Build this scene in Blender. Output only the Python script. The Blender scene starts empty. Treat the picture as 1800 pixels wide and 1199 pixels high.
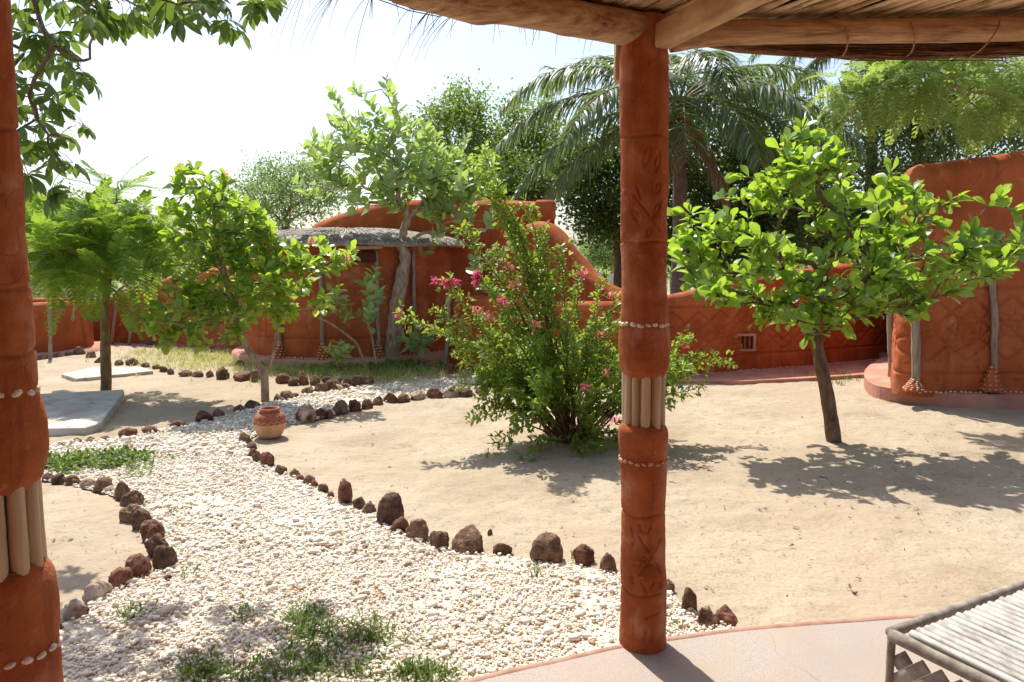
import bpy, math, random
import numpy as np
from mathutils import Vector, Matrix

random.seed(7); rng = np.random.default_rng(7)
SC = bpy.context.scene
COL = SC.collection
rad = math.radians

# ------------------------------------------------------------------ camera, sky, sun, exposure
FPX = 1300.0                       # focal length in pixels of an 1800 px wide picture
HY = 458.0                         # height of the horizon in that picture
CAM_H = 1.60
PITCH = math.atan((599.5 - HY) / FPX)
cam_d = bpy.data.cameras.new('camera'); cam = bpy.data.objects.new('camera', cam_d); COL.objects.link(cam)
cam_d.sensor_width = 36.0; cam_d.lens = FPX / 1800 * 36
cam_d.clip_start = 0.05; cam_d.clip_end = 2000
cam.location = (0, 0, CAM_H); cam.rotation_euler = (rad(90) - PITCH, 0, 0)
SC.camera = cam

SUN_EL = 58.5                      # degrees
SUN_AZ = -25.0                     # clockwise from +Y: behind the garden, a little to the left
w = bpy.data.worlds.new('World'); SC.world = w; w.use_nodes = True
nt = w.node_tree; nt.nodes.clear()
sky = nt.nodes.new('ShaderNodeTexSky'); sky.sky_type = 'NISHITA'; sky.sun_disc = False
sky.sun_elevation = rad(SUN_EL); sky.sun_rotation = rad(SUN_AZ)
sky.altitude = 0; sky.air_density = 1.0; sky.dust_density = 2.2; sky.ozone_density = 1.0
bg = nt.nodes.new('ShaderNodeBackground'); bg.inputs['Strength'].default_value = 0.14
wo = nt.nodes.new('ShaderNodeOutputWorld')
hz = nt.nodes.new('ShaderNodeHueSaturation'); hz.inputs['Saturation'].default_value = 0.9      # hazy, milky dry-season sky
nt.links.new(sky.outputs[0], hz.inputs['Color']); nt.links.new(hz.outputs[0], bg.inputs[0]); nt.links.new(bg.outputs[0], wo.inputs[0])

sd = bpy.data.lights.new('sun', 'SUN'); sd.energy = 4.6; sd.angle = rad(0.55); sd.color = (1.0, 0.955, 0.87)
sun = bpy.data.objects.new('sun', sd); COL.objects.link(sun)
_to = Vector((math.sin(rad(SUN_AZ)) * math.cos(rad(SUN_EL)), math.cos(rad(SUN_AZ)) * math.cos(rad(SUN_EL)), math.sin(rad(SUN_EL))))
sun.rotation_euler = (-_to).to_track_quat('-Z', 'Y').to_euler(); sun.location = (-6, 10, 14)

SC.view_settings.view_transform = 'Standard'; SC.view_settings.look = 'None'
SC.view_settings.exposure = 0.56; SC.view_settings.gamma = 1.0; SC.view_settings.use_curve_mapping = False
SC.render.engine = 'CYCLES'
SC.cycles.max_bounces = 8; SC.cycles.transmission_bounces = 6; SC.cycles.diffuse_bounces = 6
SC.cycles.use_denoising = True

# ------------------------------------------------------------------ helpers: survey of the photograph
_f = np.array([0, math.cos(PITCH), -math.sin(PITCH)]); _u = np.array([0, math.sin(PITCH), math.cos(PITCH)])
def ray(px, py):
    return np.array([1., 0, 0]) * ((px - 900) / FPX) + _u * ((599.5 - py) / FPX) + _f
def g(px, py, z=0.0):              # point of the level z under a pixel
    r = ray(px, py); t = (z - CAM_H) / r[2]
    return np.array([0, 0, CAM_H]) + r * t
def at(px, py, Y):                 # point at distance Y
    r = ray(px, py); return np.array([0, 0, CAM_H]) + r * (Y / r[1])
def pxm(Y): return Y / FPX         # metres for a pixel at distance Y

# ------------------------------------------------------------------ helpers: noise
def _hash(i, j, k, s):
    with np.errstate(over='ignore'):
        n = (i.astype(np.int64) * 374761393 + j.astype(np.int64) * 668265263 + k.astype(np.int64) * 2147483647 + s * 974711) & 0xffffffff
        n = ((n ^ (n >> 13)) * 1274126177) & 0xffffffff
        n = n ^ (n >> 16)
    return (n & 0xffff) / 65535.0
def vnoise(P, freq=1.0, seed=0):
    P = np.asarray(P, float) * freq + 1000.0
    i = np.floor(P).astype(np.int64); f = P - i; f = f * f * (3 - 2 * f)
    out = 0
    for a in (0, 1):
        for b in (0, 1):
            for c in (0, 1):
                wgt = (f[..., 0] if a else 1 - f[..., 0]) * (f[..., 1] if b else 1 - f[..., 1]) * (f[..., 2] if c else 1 - f[..., 2])
                out = out + wgt * _hash(i[..., 0] + a, i[..., 1] + b, i[..., 2] + c, seed)
    return out * 2 - 1
def fbm(P, freq=1.0, oct=3, seed=0):
    s = 0; a = 1.0
    for o in range(oct):
        s = s + a * vnoise(P, freq * 2 ** o, seed + o); a *= 0.5
    return s

# ------------------------------------------------------------------ helpers: objects
WO = {}
def tag(o, label=None, cat=None, group=None, kind=None):
    if label: o['label'] = label
    if cat: o['category'] = cat
    if group: o['group'] = group
    if kind: o['kind'] = kind
    return o
def root(name, loc, label, cat, group=None):
    o = bpy.data.objects.new(name, None); o.empty_display_size = 0.1
    o.location = Vector(loc); COL.objects.link(o); WO[o.name] = np.array(loc, float)
    return tag(o, label, cat, group)
def orig(parent): return WO[parent.name] if parent is not None else np.zeros(3)
def npmesh(name, V, Fs, mat, smooth=True):
    """V (n,3); Fs: list of int arrays (m,k)"""
    if isinstance(Fs, np.ndarray): Fs = [Fs]
    me = bpy.data.meshes.new(name)
    V = np.ascontiguousarray(V, dtype=np.float32)
    me.vertices.add(len(V)); me.vertices.foreach_set('co', V.ravel())
    Fs = [np.asarray(F, dtype=np.int32) for F in Fs if len(F)]
    loops = np.concatenate([F.ravel() for F in Fs])
    starts = []; off = 0
    for F in Fs:
        starts.append(off + np.arange(len(F), dtype=np.int32) * F.shape[1]); off += F.size
    starts = np.concatenate(starts)
    me.loops.add(len(loops)); me.loops.foreach_set('vertex_index', loops)
    me.polygons.add(len(starts)); me.polygons.foreach_set('loop_start', starts.astype(np.int32))
    if smooth: me.polygons.foreach_set('use_smooth', np.ones(len(starts), dtype=bool))
    me.update(calc_edges=True); me.validate()
    if mat is not None: me.materials.append(mat)
    return me
def mobj(name, V, Fs, mat, parent=None, smooth=True, origin=None):
    """mesh object from world coordinates"""
    o0 = orig(parent) if parent is not None else (np.zeros(3) if origin is None else np.array(origin, float))
    me = npmesh(name, np.asarray(V, float) - o0, Fs, mat, smooth)
    o = bpy.data.objects.new(name, me); COL.objects.link(o)
    if parent is not None: o.parent = parent
    else: o.location = Vector(o0)
    WO[o.name] = o0
    return o
def inst(name, me, M, parent):
    """a part that shares mesh data: M is a world 4x4 (numpy)"""
    o = bpy.data.objects.new(name, me); COL.objects.link(o); o.parent = parent
    M = np.array(M, float); M[:3, 3] -= orig(parent); o.matrix_local = Matrix(M.tolist())
    WO[o.name] = np.array(M[:3, 3]) + orig(parent)
    return o
class MB:
    def __init__(s): s.v = []; s.f = {}; s.n = 0
    def add(s, V, Fs):
        V = np.asarray(V, float)
        if isinstance(Fs, np.ndarray): Fs = [Fs]
        for F in Fs:
            F = np.asarray(F, int)
            if len(F): s.f.setdefault(F.shape[1], []).append(F + s.n)
        s.v.append(V); s.n += len(V); return s
    def build(s, name, mat, parent=None, smooth=True, origin=None):
        return mobj(name, np.concatenate(s.v), [np.concatenate(x) for x in s.f.values()], mat, parent, smooth, origin)
    def mesh(s, name, mat, smooth=True):
        return npmesh(name, np.concatenate(s.v), [np.concatenate(x) for x in s.f.values()], mat, smooth)

def nrm(v): v = np.asarray(v, float); return v / (np.linalg.norm(v, axis=-1, keepdims=True) + 1e-12)
def frames(P):
    P = np.asarray(P, float); T = np.gradient(P, axis=0); T = nrm(T)
    N = np.zeros_like(P); a = np.array([0, 0, 1.]) if abs(T[0][2]) < 0.9 else np.array([1., 0, 0])
    n = nrm(a - T[0] * np.dot(a, T[0])); N[0] = n
    for i in range(1, len(P)):
        n = n - T[i] * np.dot(n, T[i]); n = n / (np.linalg.norm(n) + 1e-9); N[i] = n
    return T, N, np.cross(T, N)
def tube(P, R, sides=6, caps=True, rough=0.0, freq=20, seed=0):
    P = np.asarray(P, float); n = len(P); R = np.broadcast_to(np.asarray(R, float), (n,))
    T, N, B = frames(P)
    a = np.linspace(0, 2 * math.pi, sides, endpoint=False)
    D = N[:, None, :] * np.cos(a)[None, :, None] + B[:, None, :] * np.sin(a)[None, :, None]
    V = P[:, None, :] + D * R[:, None, None]
    if rough: V = V + D * (fbm(V, freq, 2, seed) * rough)[..., None]
    V = V.reshape(-1, 3)
    i = np.arange(n - 1)[:, None] * sides; j = np.arange(sides)[None, :]; k = (np.arange(sides) + 1)[None, :] % sides
    F = np.stack([i + j, i + k, i + sides + k, i + sides + j], -1).reshape(-1, 4)
    Fs = [F]
    if caps:
        V = np.concatenate([V, P[:1], P[-1:]]); c0 = n * sides; c1 = c0 + 1
        jj = np.arange(sides); kk = (jj + 1) % sides
        t0 = np.stack([np.full(sides, c0), kk, jj], -1); t1 = np.stack([np.full(sides, c1), (n - 1) * sides + jj, (n - 1) * sides + kk], -1)
        Fs.append(np.concatenate([t0, t1]))
    return V, Fs
def box(c, sx, sy, sz, ax=None):
    """box centred at c; ax: 3x3 rows are the local axes"""
    s = np.array([[x, y, z] for x in (-.5, .5) for y in (-.5, .5) for z in (-.5, .5)]) * np.array([sx, sy, sz])
    if ax is not None: s = s @ np.asarray(ax, float)
    F = np.array([[0, 1, 3, 2], [4, 6, 7, 5], [0, 4, 5, 1], [2, 3, 7, 6], [0, 2, 6, 4], [1, 5, 7, 3]])
    return s + np.asarray(c, float), F
def bbox_bev(c, sx, sy, sz, b=0.004, ax=None):
    """box with chamfered edges"""
    h = np.array([sx, sy, sz]) / 2; V = []; idx = {}
    for a in (-1, 1):
        for bb in (-1, 1):
            for cc in (-1, 1):
                s = np.array([a, bb, cc])
                for k in range(3):
                    p = s * (h - b); p[k] = s[k] * h[k]; idx[(a, bb, cc, k)] = len(V); V.append(p)
    q = []; t = []
    for k in range(3):
        i, j = [(1, 2), (2, 0), (0, 1)][k]
        for s in (-1, 1):
            def key(x, y):
                l = [0, 0, 0]; l[k] = s; l[i] = x; l[j] = y; return idx[(l[0], l[1], l[2], k)]
            f = [key(-1, -1), key(1, -1), key(1, 1), key(-1, 1)]; q.append(f if s > 0 else f[::-1])
    for k in range(3):
        i, j = (k + 1) % 3, (k + 2) % 3
        for x in (-1, 1):
            for y in (-1, 1):
                l0 = [0, 0, 0]; l0[i] = x; l0[j] = y; l0[k] = -1; l1 = list(l0); l1[k] = 1
                f = [idx[(*l0, i)], idx[(*l1, i)], idx[(*l1, j)], idx[(*l0, j)]]; q.append(f if x * y < 0 else f[::-1])
    for a in (-1, 1):
        for bb in (-1, 1):
            for cc in (-1, 1):
                f = [idx[(a, bb, cc, 0)], idx[(a, bb, cc, 1)], idx[(a, bb, cc, 2)]]; t.append(f if a * bb * cc > 0 else f[::-1])
    V = np.array(V)
    if ax is not None: V = V @ np.asarray(ax, float)
    return V + np.asarray(c, float), [np.array(q), np.array(t)]
def many(tv, tf, A, T):
    """copies of a template: A (q,3,3) columns = scaled axes, T (q,3)"""
    q = len(T); n = len(tv)
    V = np.einsum('qij,nj->qni', A, tv) + T[:, None, :]
    F = tf[None] + (np.arange(q) * n)[:, None, None]
    return V.reshape(-1, 3), F.reshape(-1, tf.shape[1])
def spline(pts, n):
    pts = np.asarray(pts, float)
    if len(pts) == 2:
        t = np.linspace(0, 1, n)[:, None]; return pts[0] * (1 - t) + pts[1] * t
    P = np.concatenate([2 * pts[:1] - pts[1:2], pts, 2 * pts[-1:] - pts[-2:-1]])
    m = len(pts) - 1; out = []
    for u in np.linspace(0, m, n):
        i = min(int(u), m - 1); t = u - i; p0, p1, p2, p3 = P[i:i + 4]
        out.append(0.5 * ((2 * p1) + (-p0 + p2) * t + (2 * p0 - 5 * p1 + 4 * p2 - p3) * t * t + (-p0 + 3 * p1 - 3 * p2 + p3) * t ** 3))
    return np.array(out)
def inpoly(X, Y, poly):
    poly = np.asarray(poly)[:, :2]; ins = np.zeros(X.shape, bool); n = len(poly); j = n - 1
    for i in range(n):
        xi, yi = poly[i]; xj, yj = poly[j]
        c = ((yi > Y) != (yj > Y)) & (X < (xj - xi) * (Y - yi) / (yj - yi + 1e-12) + xi); ins ^= c; j = i
    return ins
def ico(sub):
    import bmesh
    bm = bmesh.new(); bmesh.ops.create_icosphere(bm, subdivisions=sub, radius=1.0)
    V = np.array([v.co[:] for v in bm.verts]); F = np.array([[v.index for v in f.verts] for f in bm.faces]); bm.free()
    return V, F

# ------------------------------------------------------------------ materials
def new_mat(name):
    m = bpy.data.materials.new(name); m.use_nodes = True; t = m.node_tree; t.nodes.clear()
    out = t.nodes.new('ShaderNodeOutputMaterial'); return m, t, out
def ramp(t, stops):
    r = t.nodes.new('ShaderNodeValToRGB'); e = r.color_ramp.elements
    while len(e) < len(stops): e.new(0.5)
    for k, (p, c) in enumerate(stops): e[k].position = p; e[k].color = (*c, 1)
    return r
def pmat(name, stops, scale=3.0, detail=6, rough=0.9, bumps=((20, 0.4, 0.01),), stretch=None, spec=0.3, obj_rand=0.0, rough2=0.55, patches=None, coord='pos', streak=None, crack=None):
    m, t, out = new_mat(name); N = t.nodes.new; L = t.links.new
    p = N('ShaderNodeBsdfPrincipled'); p.inputs['Roughness'].default_value = rough; p.inputs['Specular IOR Level'].default_value = spec
    if coord == 'pos': co = N('ShaderNodeNewGeometry').outputs['Position']
    else: co = N('ShaderNodeTexCoord').outputs['Object']
    if stretch is not None:
        mp = N('ShaderNodeMapping'); mp.inputs['Scale'].default_value = stretch; L(co, mp.inputs[0]); co = mp.outputs[0]
    nz = N('ShaderNodeTexNoise'); nz.inputs['Scale'].default_value = scale; nz.inputs['Detail'].default_value = detail; nz.inputs['Roughness'].default_value = rough2
    L(co, nz.inputs['Vector']); fac = nz.outputs['Fac']
    if obj_rand:
        oi = N('ShaderNodeObjectInfo'); ma = N('ShaderNodeMath'); ma.operation = 'MULTIPLY_ADD'; ma.inputs[1].default_value = obj_rand; ma.inputs[2].default_value = -obj_rand / 2
        L(oi.outputs['Random'], ma.inputs[0]); ad = N('ShaderNodeMath'); ad.operation = 'ADD'; ad.use_clamp = True
        L(ma.outputs[0], ad.inputs[0]); L(fac, ad.inputs[1]); fac = ad.outputs[0]
    r = ramp(t, stops); L(fac, r.inputs[0]); colr = r.outputs[0]
    for (sc_, col_, lo, hi) in (patches or ()):
        n2 = N('ShaderNodeTexNoise'); n2.inputs['Scale'].default_value = sc_; n2.inputs['Detail'].default_value = 5
        L(co, n2.inputs['Vector']); mr = N('ShaderNodeMapRange'); mr.inputs['From Min'].default_value = lo; mr.inputs['From Max'].default_value = hi
        L(n2.outputs['Fac'], mr.inputs['Value']); mx = N('ShaderNodeMix'); mx.data_type = 'RGBA'
        L(mr.outputs[0], mx.inputs['Factor']); L(colr, mx.inputs[6]); mx.inputs[7].default_value = (*col_, 1); colr = mx.outputs[2]
    if streak:          # rain streaks running down the plaster
        mp = N('ShaderNodeMapping'); mp.inputs['Scale'].default_value = (streak[0], streak[0], streak[0] * .07); L(co, mp.inputs[0]); sn = N('ShaderNodeTexNoise'); sn.inputs['Scale'].default_value = 1.0; sn.inputs['Detail'].default_value = 6; sn.inputs['Roughness'].default_value = .65
        L(mp.outputs[0], sn.inputs['Vector']); mr = N('ShaderNodeMapRange'); mr.inputs['From Min'].default_value = streak[2]; mr.inputs['From Max'].default_value = streak[3]; mr.inputs['To Max'].default_value = streak[4]; L(sn.outputs['Fac'], mr.inputs['Value'])
        mx = N('ShaderNodeMix'); mx.data_type = 'RGBA'; L(mr.outputs[0], mx.inputs['Factor']); L(colr, mx.inputs[6]); mx.inputs[7].default_value = (*streak[1], 1); colr = mx.outputs[2]
    L(colr, p.inputs['Base Color'])
    prev = None
    if crack:           # hairline cracks
        dn = N('ShaderNodeTexNoise'); dn.inputs['Scale'].default_value = crack[0] * 2.2; L(co, dn.inputs['Vector']); vm = N('ShaderNodeVectorMath'); vm.operation = 'MULTIPLY_ADD'; vm.inputs[1].default_value = (.35 / crack[0],) * 3; L(dn.outputs['Color'], vm.inputs[0]); L(co, vm.inputs[2])
        vo = N('ShaderNodeTexVoronoi'); vo.feature = 'DISTANCE_TO_EDGE'; vo.inputs['Scale'].default_value = crack[0]; L(vm.outputs[0], vo.inputs['Vector'])
        mk = N('ShaderNodeTexNoise'); mk.inputs['Scale'].default_value = crack[0] * .6; L(co, mk.inputs['Vector'])
        mr = N('ShaderNodeMapRange'); mr.inputs['From Max'].default_value = crack[1]; L(vo.outputs['Distance'], mr.inputs['Value'])
        m2 = N('ShaderNodeMapRange'); m2.inputs['From Min'].default_value = .5; m2.inputs['From Max'].default_value = .6; L(mk.outputs['Fac'], m2.inputs['Value'])
        iv = N('ShaderNodeMath'); iv.operation = 'SUBTRACT'; iv.inputs[0].default_value = 1; L(m2.outputs[0], iv.inputs[1]); mxx = N('ShaderNodeMath'); mxx.operation = 'MAXIMUM'; L(mr.outputs[0], mxx.inputs[0]); L(iv.outputs[0], mxx.inputs[1])
        b = N('ShaderNodeBump'); b.inputs['Strength'].default_value = .9; b.inputs['Distance'].default_value = crack[2]; L(mxx.outputs[0], b.inputs['Height']); prev = b.outputs['Normal']
    for (bs, st, di) in bumps:
        bn = N('ShaderNodeTexNoise'); bn.inputs['Scale'].default_value = bs; bn.inputs['Detail'].default_value = 6; L(co, bn.inputs['Vector'])
        b = N('ShaderNodeBump'); b.inputs['Strength'].default_value = st; b.inputs['Distance'].default_value = di; L(bn.outputs['Fac'], b.inputs['Height'])
        if prev is not None: L(prev, b.inputs['Normal'])
        prev = b.outputs['Normal']
    if prev is not None: L(prev, p.inputs['Normal'])
    L(p.outputs[0], out.inputs[0]); return m
def leafmat(name, stops, trans=(0.35, 0.5, 0.05), tfac=0.4, rough=0.38, spec=0.5, seed_scale=1.3, gain=1.3):
    m, t, out = new_mat(name); N = t.nodes.new; L = t.links.new
    ge = N('ShaderNodeNewGeometry'); oi = N('ShaderNodeObjectInfo')
    ad = N('ShaderNodeMath'); ad.operation = 'ADD'; L(ge.outputs['Random Per Island'], ad.inputs[0]); L(oi.outputs['Random'], ad.inputs[1])
    fr = N('ShaderNodeMath'); fr.operation = 'FRACT'; L(ad.outputs[0], fr.inputs[0])
    nz = N('ShaderNodeTexNoise'); nz.inputs['Scale'].default_value = seed_scale; L(ge.outputs['Position'], nz.inputs['Vector'])
    mx = N('ShaderNodeMix'); mx.inputs['Factor'].default_value = 0.35; L(fr.outputs[0], mx.inputs[2]); L(nz.outputs['Fac'], mx.inputs[3])
    r = ramp(t, [(a, tuple(min(.75, v * gain) for v in c)) for a, c in stops]); L(mx.outputs[0], r.inputs[0])
    p = N('ShaderNodeBsdfPrincipled'); p.inputs['Roughness'].default_value = rough; p.inputs['Specular IOR Level'].default_value = spec
    L(r.outputs[0], p.inputs['Base Color'])
    trans = tuple(min(.9, v * 1.35 * gain / 1.35) for v in trans)
    tr = N('ShaderNodeBsdfTranslucent'); tm = N('ShaderNodeMix'); tm.data_type = 'RGBA'; tm.inputs['Factor'].default_value = 0.8
    L(r.outputs[0], tm.inputs[6]); tm.inputs[7].default_value = (*trans, 1); L(tm.outputs[2], tr.inputs['Color'])
    ms = N('ShaderNodeMixShader'); ms.inputs[0].default_value = tfac; L(p.outputs[0], ms.inputs[1]); L(tr.outputs[0], ms.inputs[2])
    L(ms.outputs[0], out.inputs[0]); return m

M = {}
M['sand'] = pmat('sand', [(0.30, (0.30, 0.225, 0.15)), (0.5, (0.395, 0.322, 0.228)), (0.72, (0.445, 0.375, 0.278))], 1.1, 9, 0.95,
                 ((38, 0.5, 0.015), (9, 0.6, 0.04), (220, 0.55, 0.006)), patches=((16, (0.30, 0.215, 0.14), 0.56, 0.72), (2.0, (0.45, 0.355, 0.26), 0.5, 0.75), (60, (0.26, 0.18, 0.115), 0.60, 0.70), (0.7, (0.38, 0.295, 0.205), 0.5, 0.65)), rough2=0.68)
M['gravel_bed'] = pmat('gravel_bed', [(0.3, (0.55, 0.46, 0.34)), (0.55, (0.70, 0.62, 0.50)), (0.8, (0.78, 0.72, 0.61))], 60, 6, 0.95, ((90, 0.8, 0.015), (40, 0.6, 0.02)))
def gravelmat():
    m, t, out = new_mat('gravel'); N = t.nodes.new; L = t.links.new
    ge = N('ShaderNodeNewGeometry'); r = ramp(t, [(0.0, (0.36, 0.24, 0.15)), (0.05, (0.55, 0.43, 0.31)), (0.22, (0.71, 0.62, 0.50)), (0.6, (0.79, 0.725, 0.61)), (1.0, (0.83, 0.79, 0.70))])
    L(ge.outputs['Random Per Island'], r.inputs[0])
    p = N('ShaderNodeBsdfPrincipled'); p.inputs['Roughness'].default_value = 0.85; L(r.outputs[0], p.inputs['Base Color'])
    L(p.outputs[0], out.inputs[0]); return m
M['gravel'] = gravelmat()
M['mud'] = pmat('red_mud', [(0.25, (0.28, 0.066, 0.022)), (0.5, (0.39, 0.10, 0.034)), (0.75, (0.47, 0.145, 0.056))], 2.2, 8, 0.93,
                ((7, 0.35, 0.03), (60, 0.35, 0.006)), patches=((1.3, (0.46, 0.165, 0.08), 0.55, 0.8), (9, (0.27, 0.065, 0.024), 0.62, 0.78), (3.2, (0.50, 0.215, 0.12), 0.60, 0.75)), spec=0.15, streak=(5, (0.24, 0.062, 0.026), .52, .70, .75), crack=(3.0, .012, .006))
M['mud_col'] = pmat('red_mud_column', [(0.25, (0.25, 0.062, 0.018)), (0.5, (0.35, 0.096, 0.030)), (0.78, (0.44, 0.138, 0.05))], 9, 8, 0.9,
                    ((25, 0.5, 0.012), (120, 0.5, 0.004)), patches=((14, (0.45, 0.16, 0.07), 0.62, 0.8), (3, (0.22, 0.048, 0.015), 0.55, 0.75), (30, (0.46, 0.19, 0.09), 0.64, 0.74), (7, (0.43, 0.18, 0.095), 0.52, 0.68)), spec=0.2, streak=(22, (0.21, 0.052, 0.018), .50, .70, .7), crack=(9, .018, .002))
M['mud_pink'] = pmat('pink_plinth', [(0.3, (0.38, 0.17, 0.12)), (0.55, (0.50, 0.25, 0.18)), (0.8, (0.58, 0.34, 0.26))], 3.5, 8, 0.93, ((12, 0.4, 0.02), (80, 0.4, 0.006)), patches=((5, (0.42, 0.33, 0.28), 0.58, 0.75),))
M['patio'] = pmat('patio_screed', [(0.36, (0.28, 0.225, 0.19)), (0.5, (0.375, 0.315, 0.27)), (0.66, (0.45, 0.39, 0.345))], 260, 3, 0.85, ((300, 0.3, 0.003),), patches=((2.2, (0.37, 0.275, 0.23), 0.52, 0.8), (5, (0.38, 0.31, 0.235), 0.56, 0.72), (0.9, (0.32, 0.26, 0.225), 0.5, 0.7)), crack=(1.6, .006, .003))
M['patio_rim'] = pmat('patio_rim', [(0.3, (0.32, 0.16, 0.105)), (0.7, (0.42, 0.28, 0.22))], 14, 6, 0.9, ((60, 0.4, 0.006),))
M['concrete'] = pmat('concrete', [(0.3, (0.40, 0.37, 0.33)), (0.6, (0.55, 0.52, 0.47)), (0.8, (0.62, 0.60, 0.55))], 4, 8, 0.93, ((70, 0.5, 0.008),), patches=((2.5, (0.40, 0.32, 0.23), 0.5, 0.66), (9, (0.27, 0.25, 0.22), 0.58, 0.7)), crack=(2.2, .008, .004))
M['lava'] = pmat('lava_stone', [(0.28, (0.05, 0.032, 0.025)), (0.44, (0.14, 0.082, 0.056)), (0.58, (0.23, 0.135, 0.088)), (0.76, (0.37, 0.245, 0.165))], 24, 8, 0.95,
                 ((45, 1.0, 0.02), (130, 0.9, 0.008)), obj_rand=0.16, rough2=0.7)
M['lava_red'] = pmat('lava_red', [(0.30, (0.06, 0.028, 0.02)), (0.5, (0.17, 0.075, 0.05)), (0.75, (0.32, 0.16, 0.10))], 22, 8, 0.95, ((60, 0.9, 0.012), (160, 0.6, 0.005)), obj_rand=0.16, rough2=0.65)
M['stone_pale'] = pmat('pale_stone', [(0.38, (0.10, 0.05, 0.035)), (0.50, (0.38, 0.27, 0.18)), (0.65, (0.55, 0.46, 0.36))], 11, 6, 0.95, ((60, 0.7, 0.01),), obj_rand=0.1)
M['wood_grey'] = pmat('weathered_wood', [(0.3, (0.17, 0.125, 0.095)), (0.55, (0.33, 0.26, 0.20)), (0.8, (0.46, 0.385, 0.31))], 9, 8, 0.85, ((30, 0.5, 0.006),), stretch=(6, 6, 0.6))
M['wood_stick'] = pmat('stripped_stick', [(0.25, (0.34, 0.22, 0.125)), (0.55, (0.50, 0.36, 0.22)), (0.8, (0.60, 0.46, 0.31))], 7, 8, 0.7, ((50, 0.35, 0.003),), stretch=(7, 7, 0.5), obj_rand=0.2)
M['log'] = pmat('roof_log', [(0.26, (0.11, 0.05, 0.022)), (0.46, (0.42, 0.245, 0.125)), (0.68, (0.62, 0.42, 0.24)), (0.9, (0.70, 0.52, 0.34))], 6, 9, 0.8, ((22, 0.6, 0.01), (90, 0.4, 0.003)), stretch=(0.8, 6, 6), rough2=0.65)
M['timber'] = pmat('sawn_timber', [(0.3, (0.33, 0.185, 0.09)), (0.55, (0.50, 0.31, 0.16)), (0.8, (0.60, 0.41, 0.235))], 5, 7, 0.75, ((40, 0.3, 0.003),), stretch=(4, 0.9, 4))
M['reed'] = pmat('split_reed', [(0.25, (0.30, 0.17, 0.08)), (0.5, (0.66, 0.45, 0.25)), (0.78, (0.76, 0.58, 0.37))], 10, 6, 0.65, ((60, 0.3, 0.003),), obj_rand=0.45, stretch=(2, 1.2, 2))
M['thatch'] = pmat('brown_thatch', [(0.3, (0.09, 0.04, 0.018)), (0.55, (0.28, 0.145, 0.07)), (0.8, (0.46, 0.28, 0.15))], 14, 8, 0.9, ((60, 0.9, 0.012),), stretch=(0.6, 5, 7))
M['thatch_grey'] = pmat('grey_thatch', [(0.3, (0.27, 0.24, 0.20)), (0.55, (0.46, 0.42, 0.37)), (0.8, (0.60, 0.56, 0.51))], 10, 8, 0.95, ((40, 0.9, 0.03), (8, 0.5, 0.05)))
M['rope'] = pmat('straw_rope', [(0.3, (0.18, 0.09, 0.045)), (0.7, (0.42, 0.27, 0.15))], 80, 4, 0.9, ())
M['bamboo'] = pmat('bleached_bamboo', [(0.28, (0.24, 0.225, 0.20)), (0.5, (0.42, 0.405, 0.37)), (0.78, (0.52, 0.51, 0.475))], 8, 7, 0.55, ((40, 0.3, 0.003),), obj_rand=0.2, stretch=(5, 2, 5))
M['bamboo_grey'] = pmat('grey_bamboo', [(0.3, (0.20, 0.165, 0.13)), (0.55, (0.34, 0.30, 0.25)), (0.8, (0.46, 0.42, 0.36))], 8, 7, 0.65, ((40, 0.3, 0.003),), obj_rand=0.25, stretch=(3, 3, 3))
M['shell'] = pmat('cowrie_shell', [(0.3, (0.48, 0.36, 0.25)), (0.7, (0.76, 0.66, 0.53))], 60, 3, 0.4, (), obj_rand=0.3, spec=0.5)
M['shell_red'] = pmat('daubed_shell', [(0.3, (0.40, 0.17, 0.09)), (0.7, (0.60, 0.34, 0.20))], 60, 3, 0.5, (), obj_rand=0.3, spec=0.4)
M['clay_pale'] = pmat('pale_clay', [(0.3, (0.47, 0.26, 0.14)), (0.55, (0.60, 0.37, 0.22)), (0.8, (0.68, 0.46, 0.30))], 9, 6, 0.8, ((60, 0.3, 0.004),))
M['clay_red'] = pmat('red_clay', [(0.3, (0.26, 0.085, 0.045)), (0.6, (0.40, 0.14, 0.075)), (0.85, (0.55, 0.27, 0.16))], 30, 6, 0.8, ((80, 0.4, 0.004),))
M['bark_tan'] = pmat('tan_bark', [(0.3, (0.20, 0.135, 0.085)), (0.55, (0.40, 0.30, 0.205)), (0.8, (0.54, 0.44, 0.33))], 12, 8, 0.9, ((45, 0.7, 0.012),), stretch=(2, 2, 0.8))
M['bark_brown'] = pmat('brown_bark', [(0.3, (0.085, 0.05, 0.033)), (0.55, (0.18, 0.115, 0.075)), (0.8, (0.29, 0.20, 0.14))], 14, 8, 0.92, ((50, 0.8, 0.012),), stretch=(2, 2, 0.8))
M['bark_olive'] = pmat('olive_bark', [(0.3, (0.12, 0.085, 0.04)), (0.55, (0.22, 0.155, 0.07)), (0.8, (0.32, 0.24, 0.13))], 10, 6, 0.85, ((40, 0.4, 0.006),), stretch=(2, 2, 0.8))
M['bark_palm'] = pmat('palm_bark', [(0.3, (0.10, 0.08, 0.065)), (0.6, (0.21, 0.175, 0.145)), (0.85, (0.32, 0.28, 0.24))], 9, 7, 0.95, ((30, 0.8, 0.02),), stretch=(1, 1, 5))
M['twig'] = pmat('green_twig', [(0.3, (0.12, 0.10, 0.045)), (0.7, (0.24, 0.21, 0.10))], 10, 4, 0.8, ())
M['leaf_cashew'] = leafmat('cashew_leaf', [(0.12, (0.035, 0.085, 0.018)), (0.42, (0.085, 0.18, 0.03)), (0.72, (0.16, 0.27, 0.045)), (0.95, (0.28, 0.35, 0.08))], (0.45, 0.63, 0.045), 0.44, 0.29, 0.75)
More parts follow.
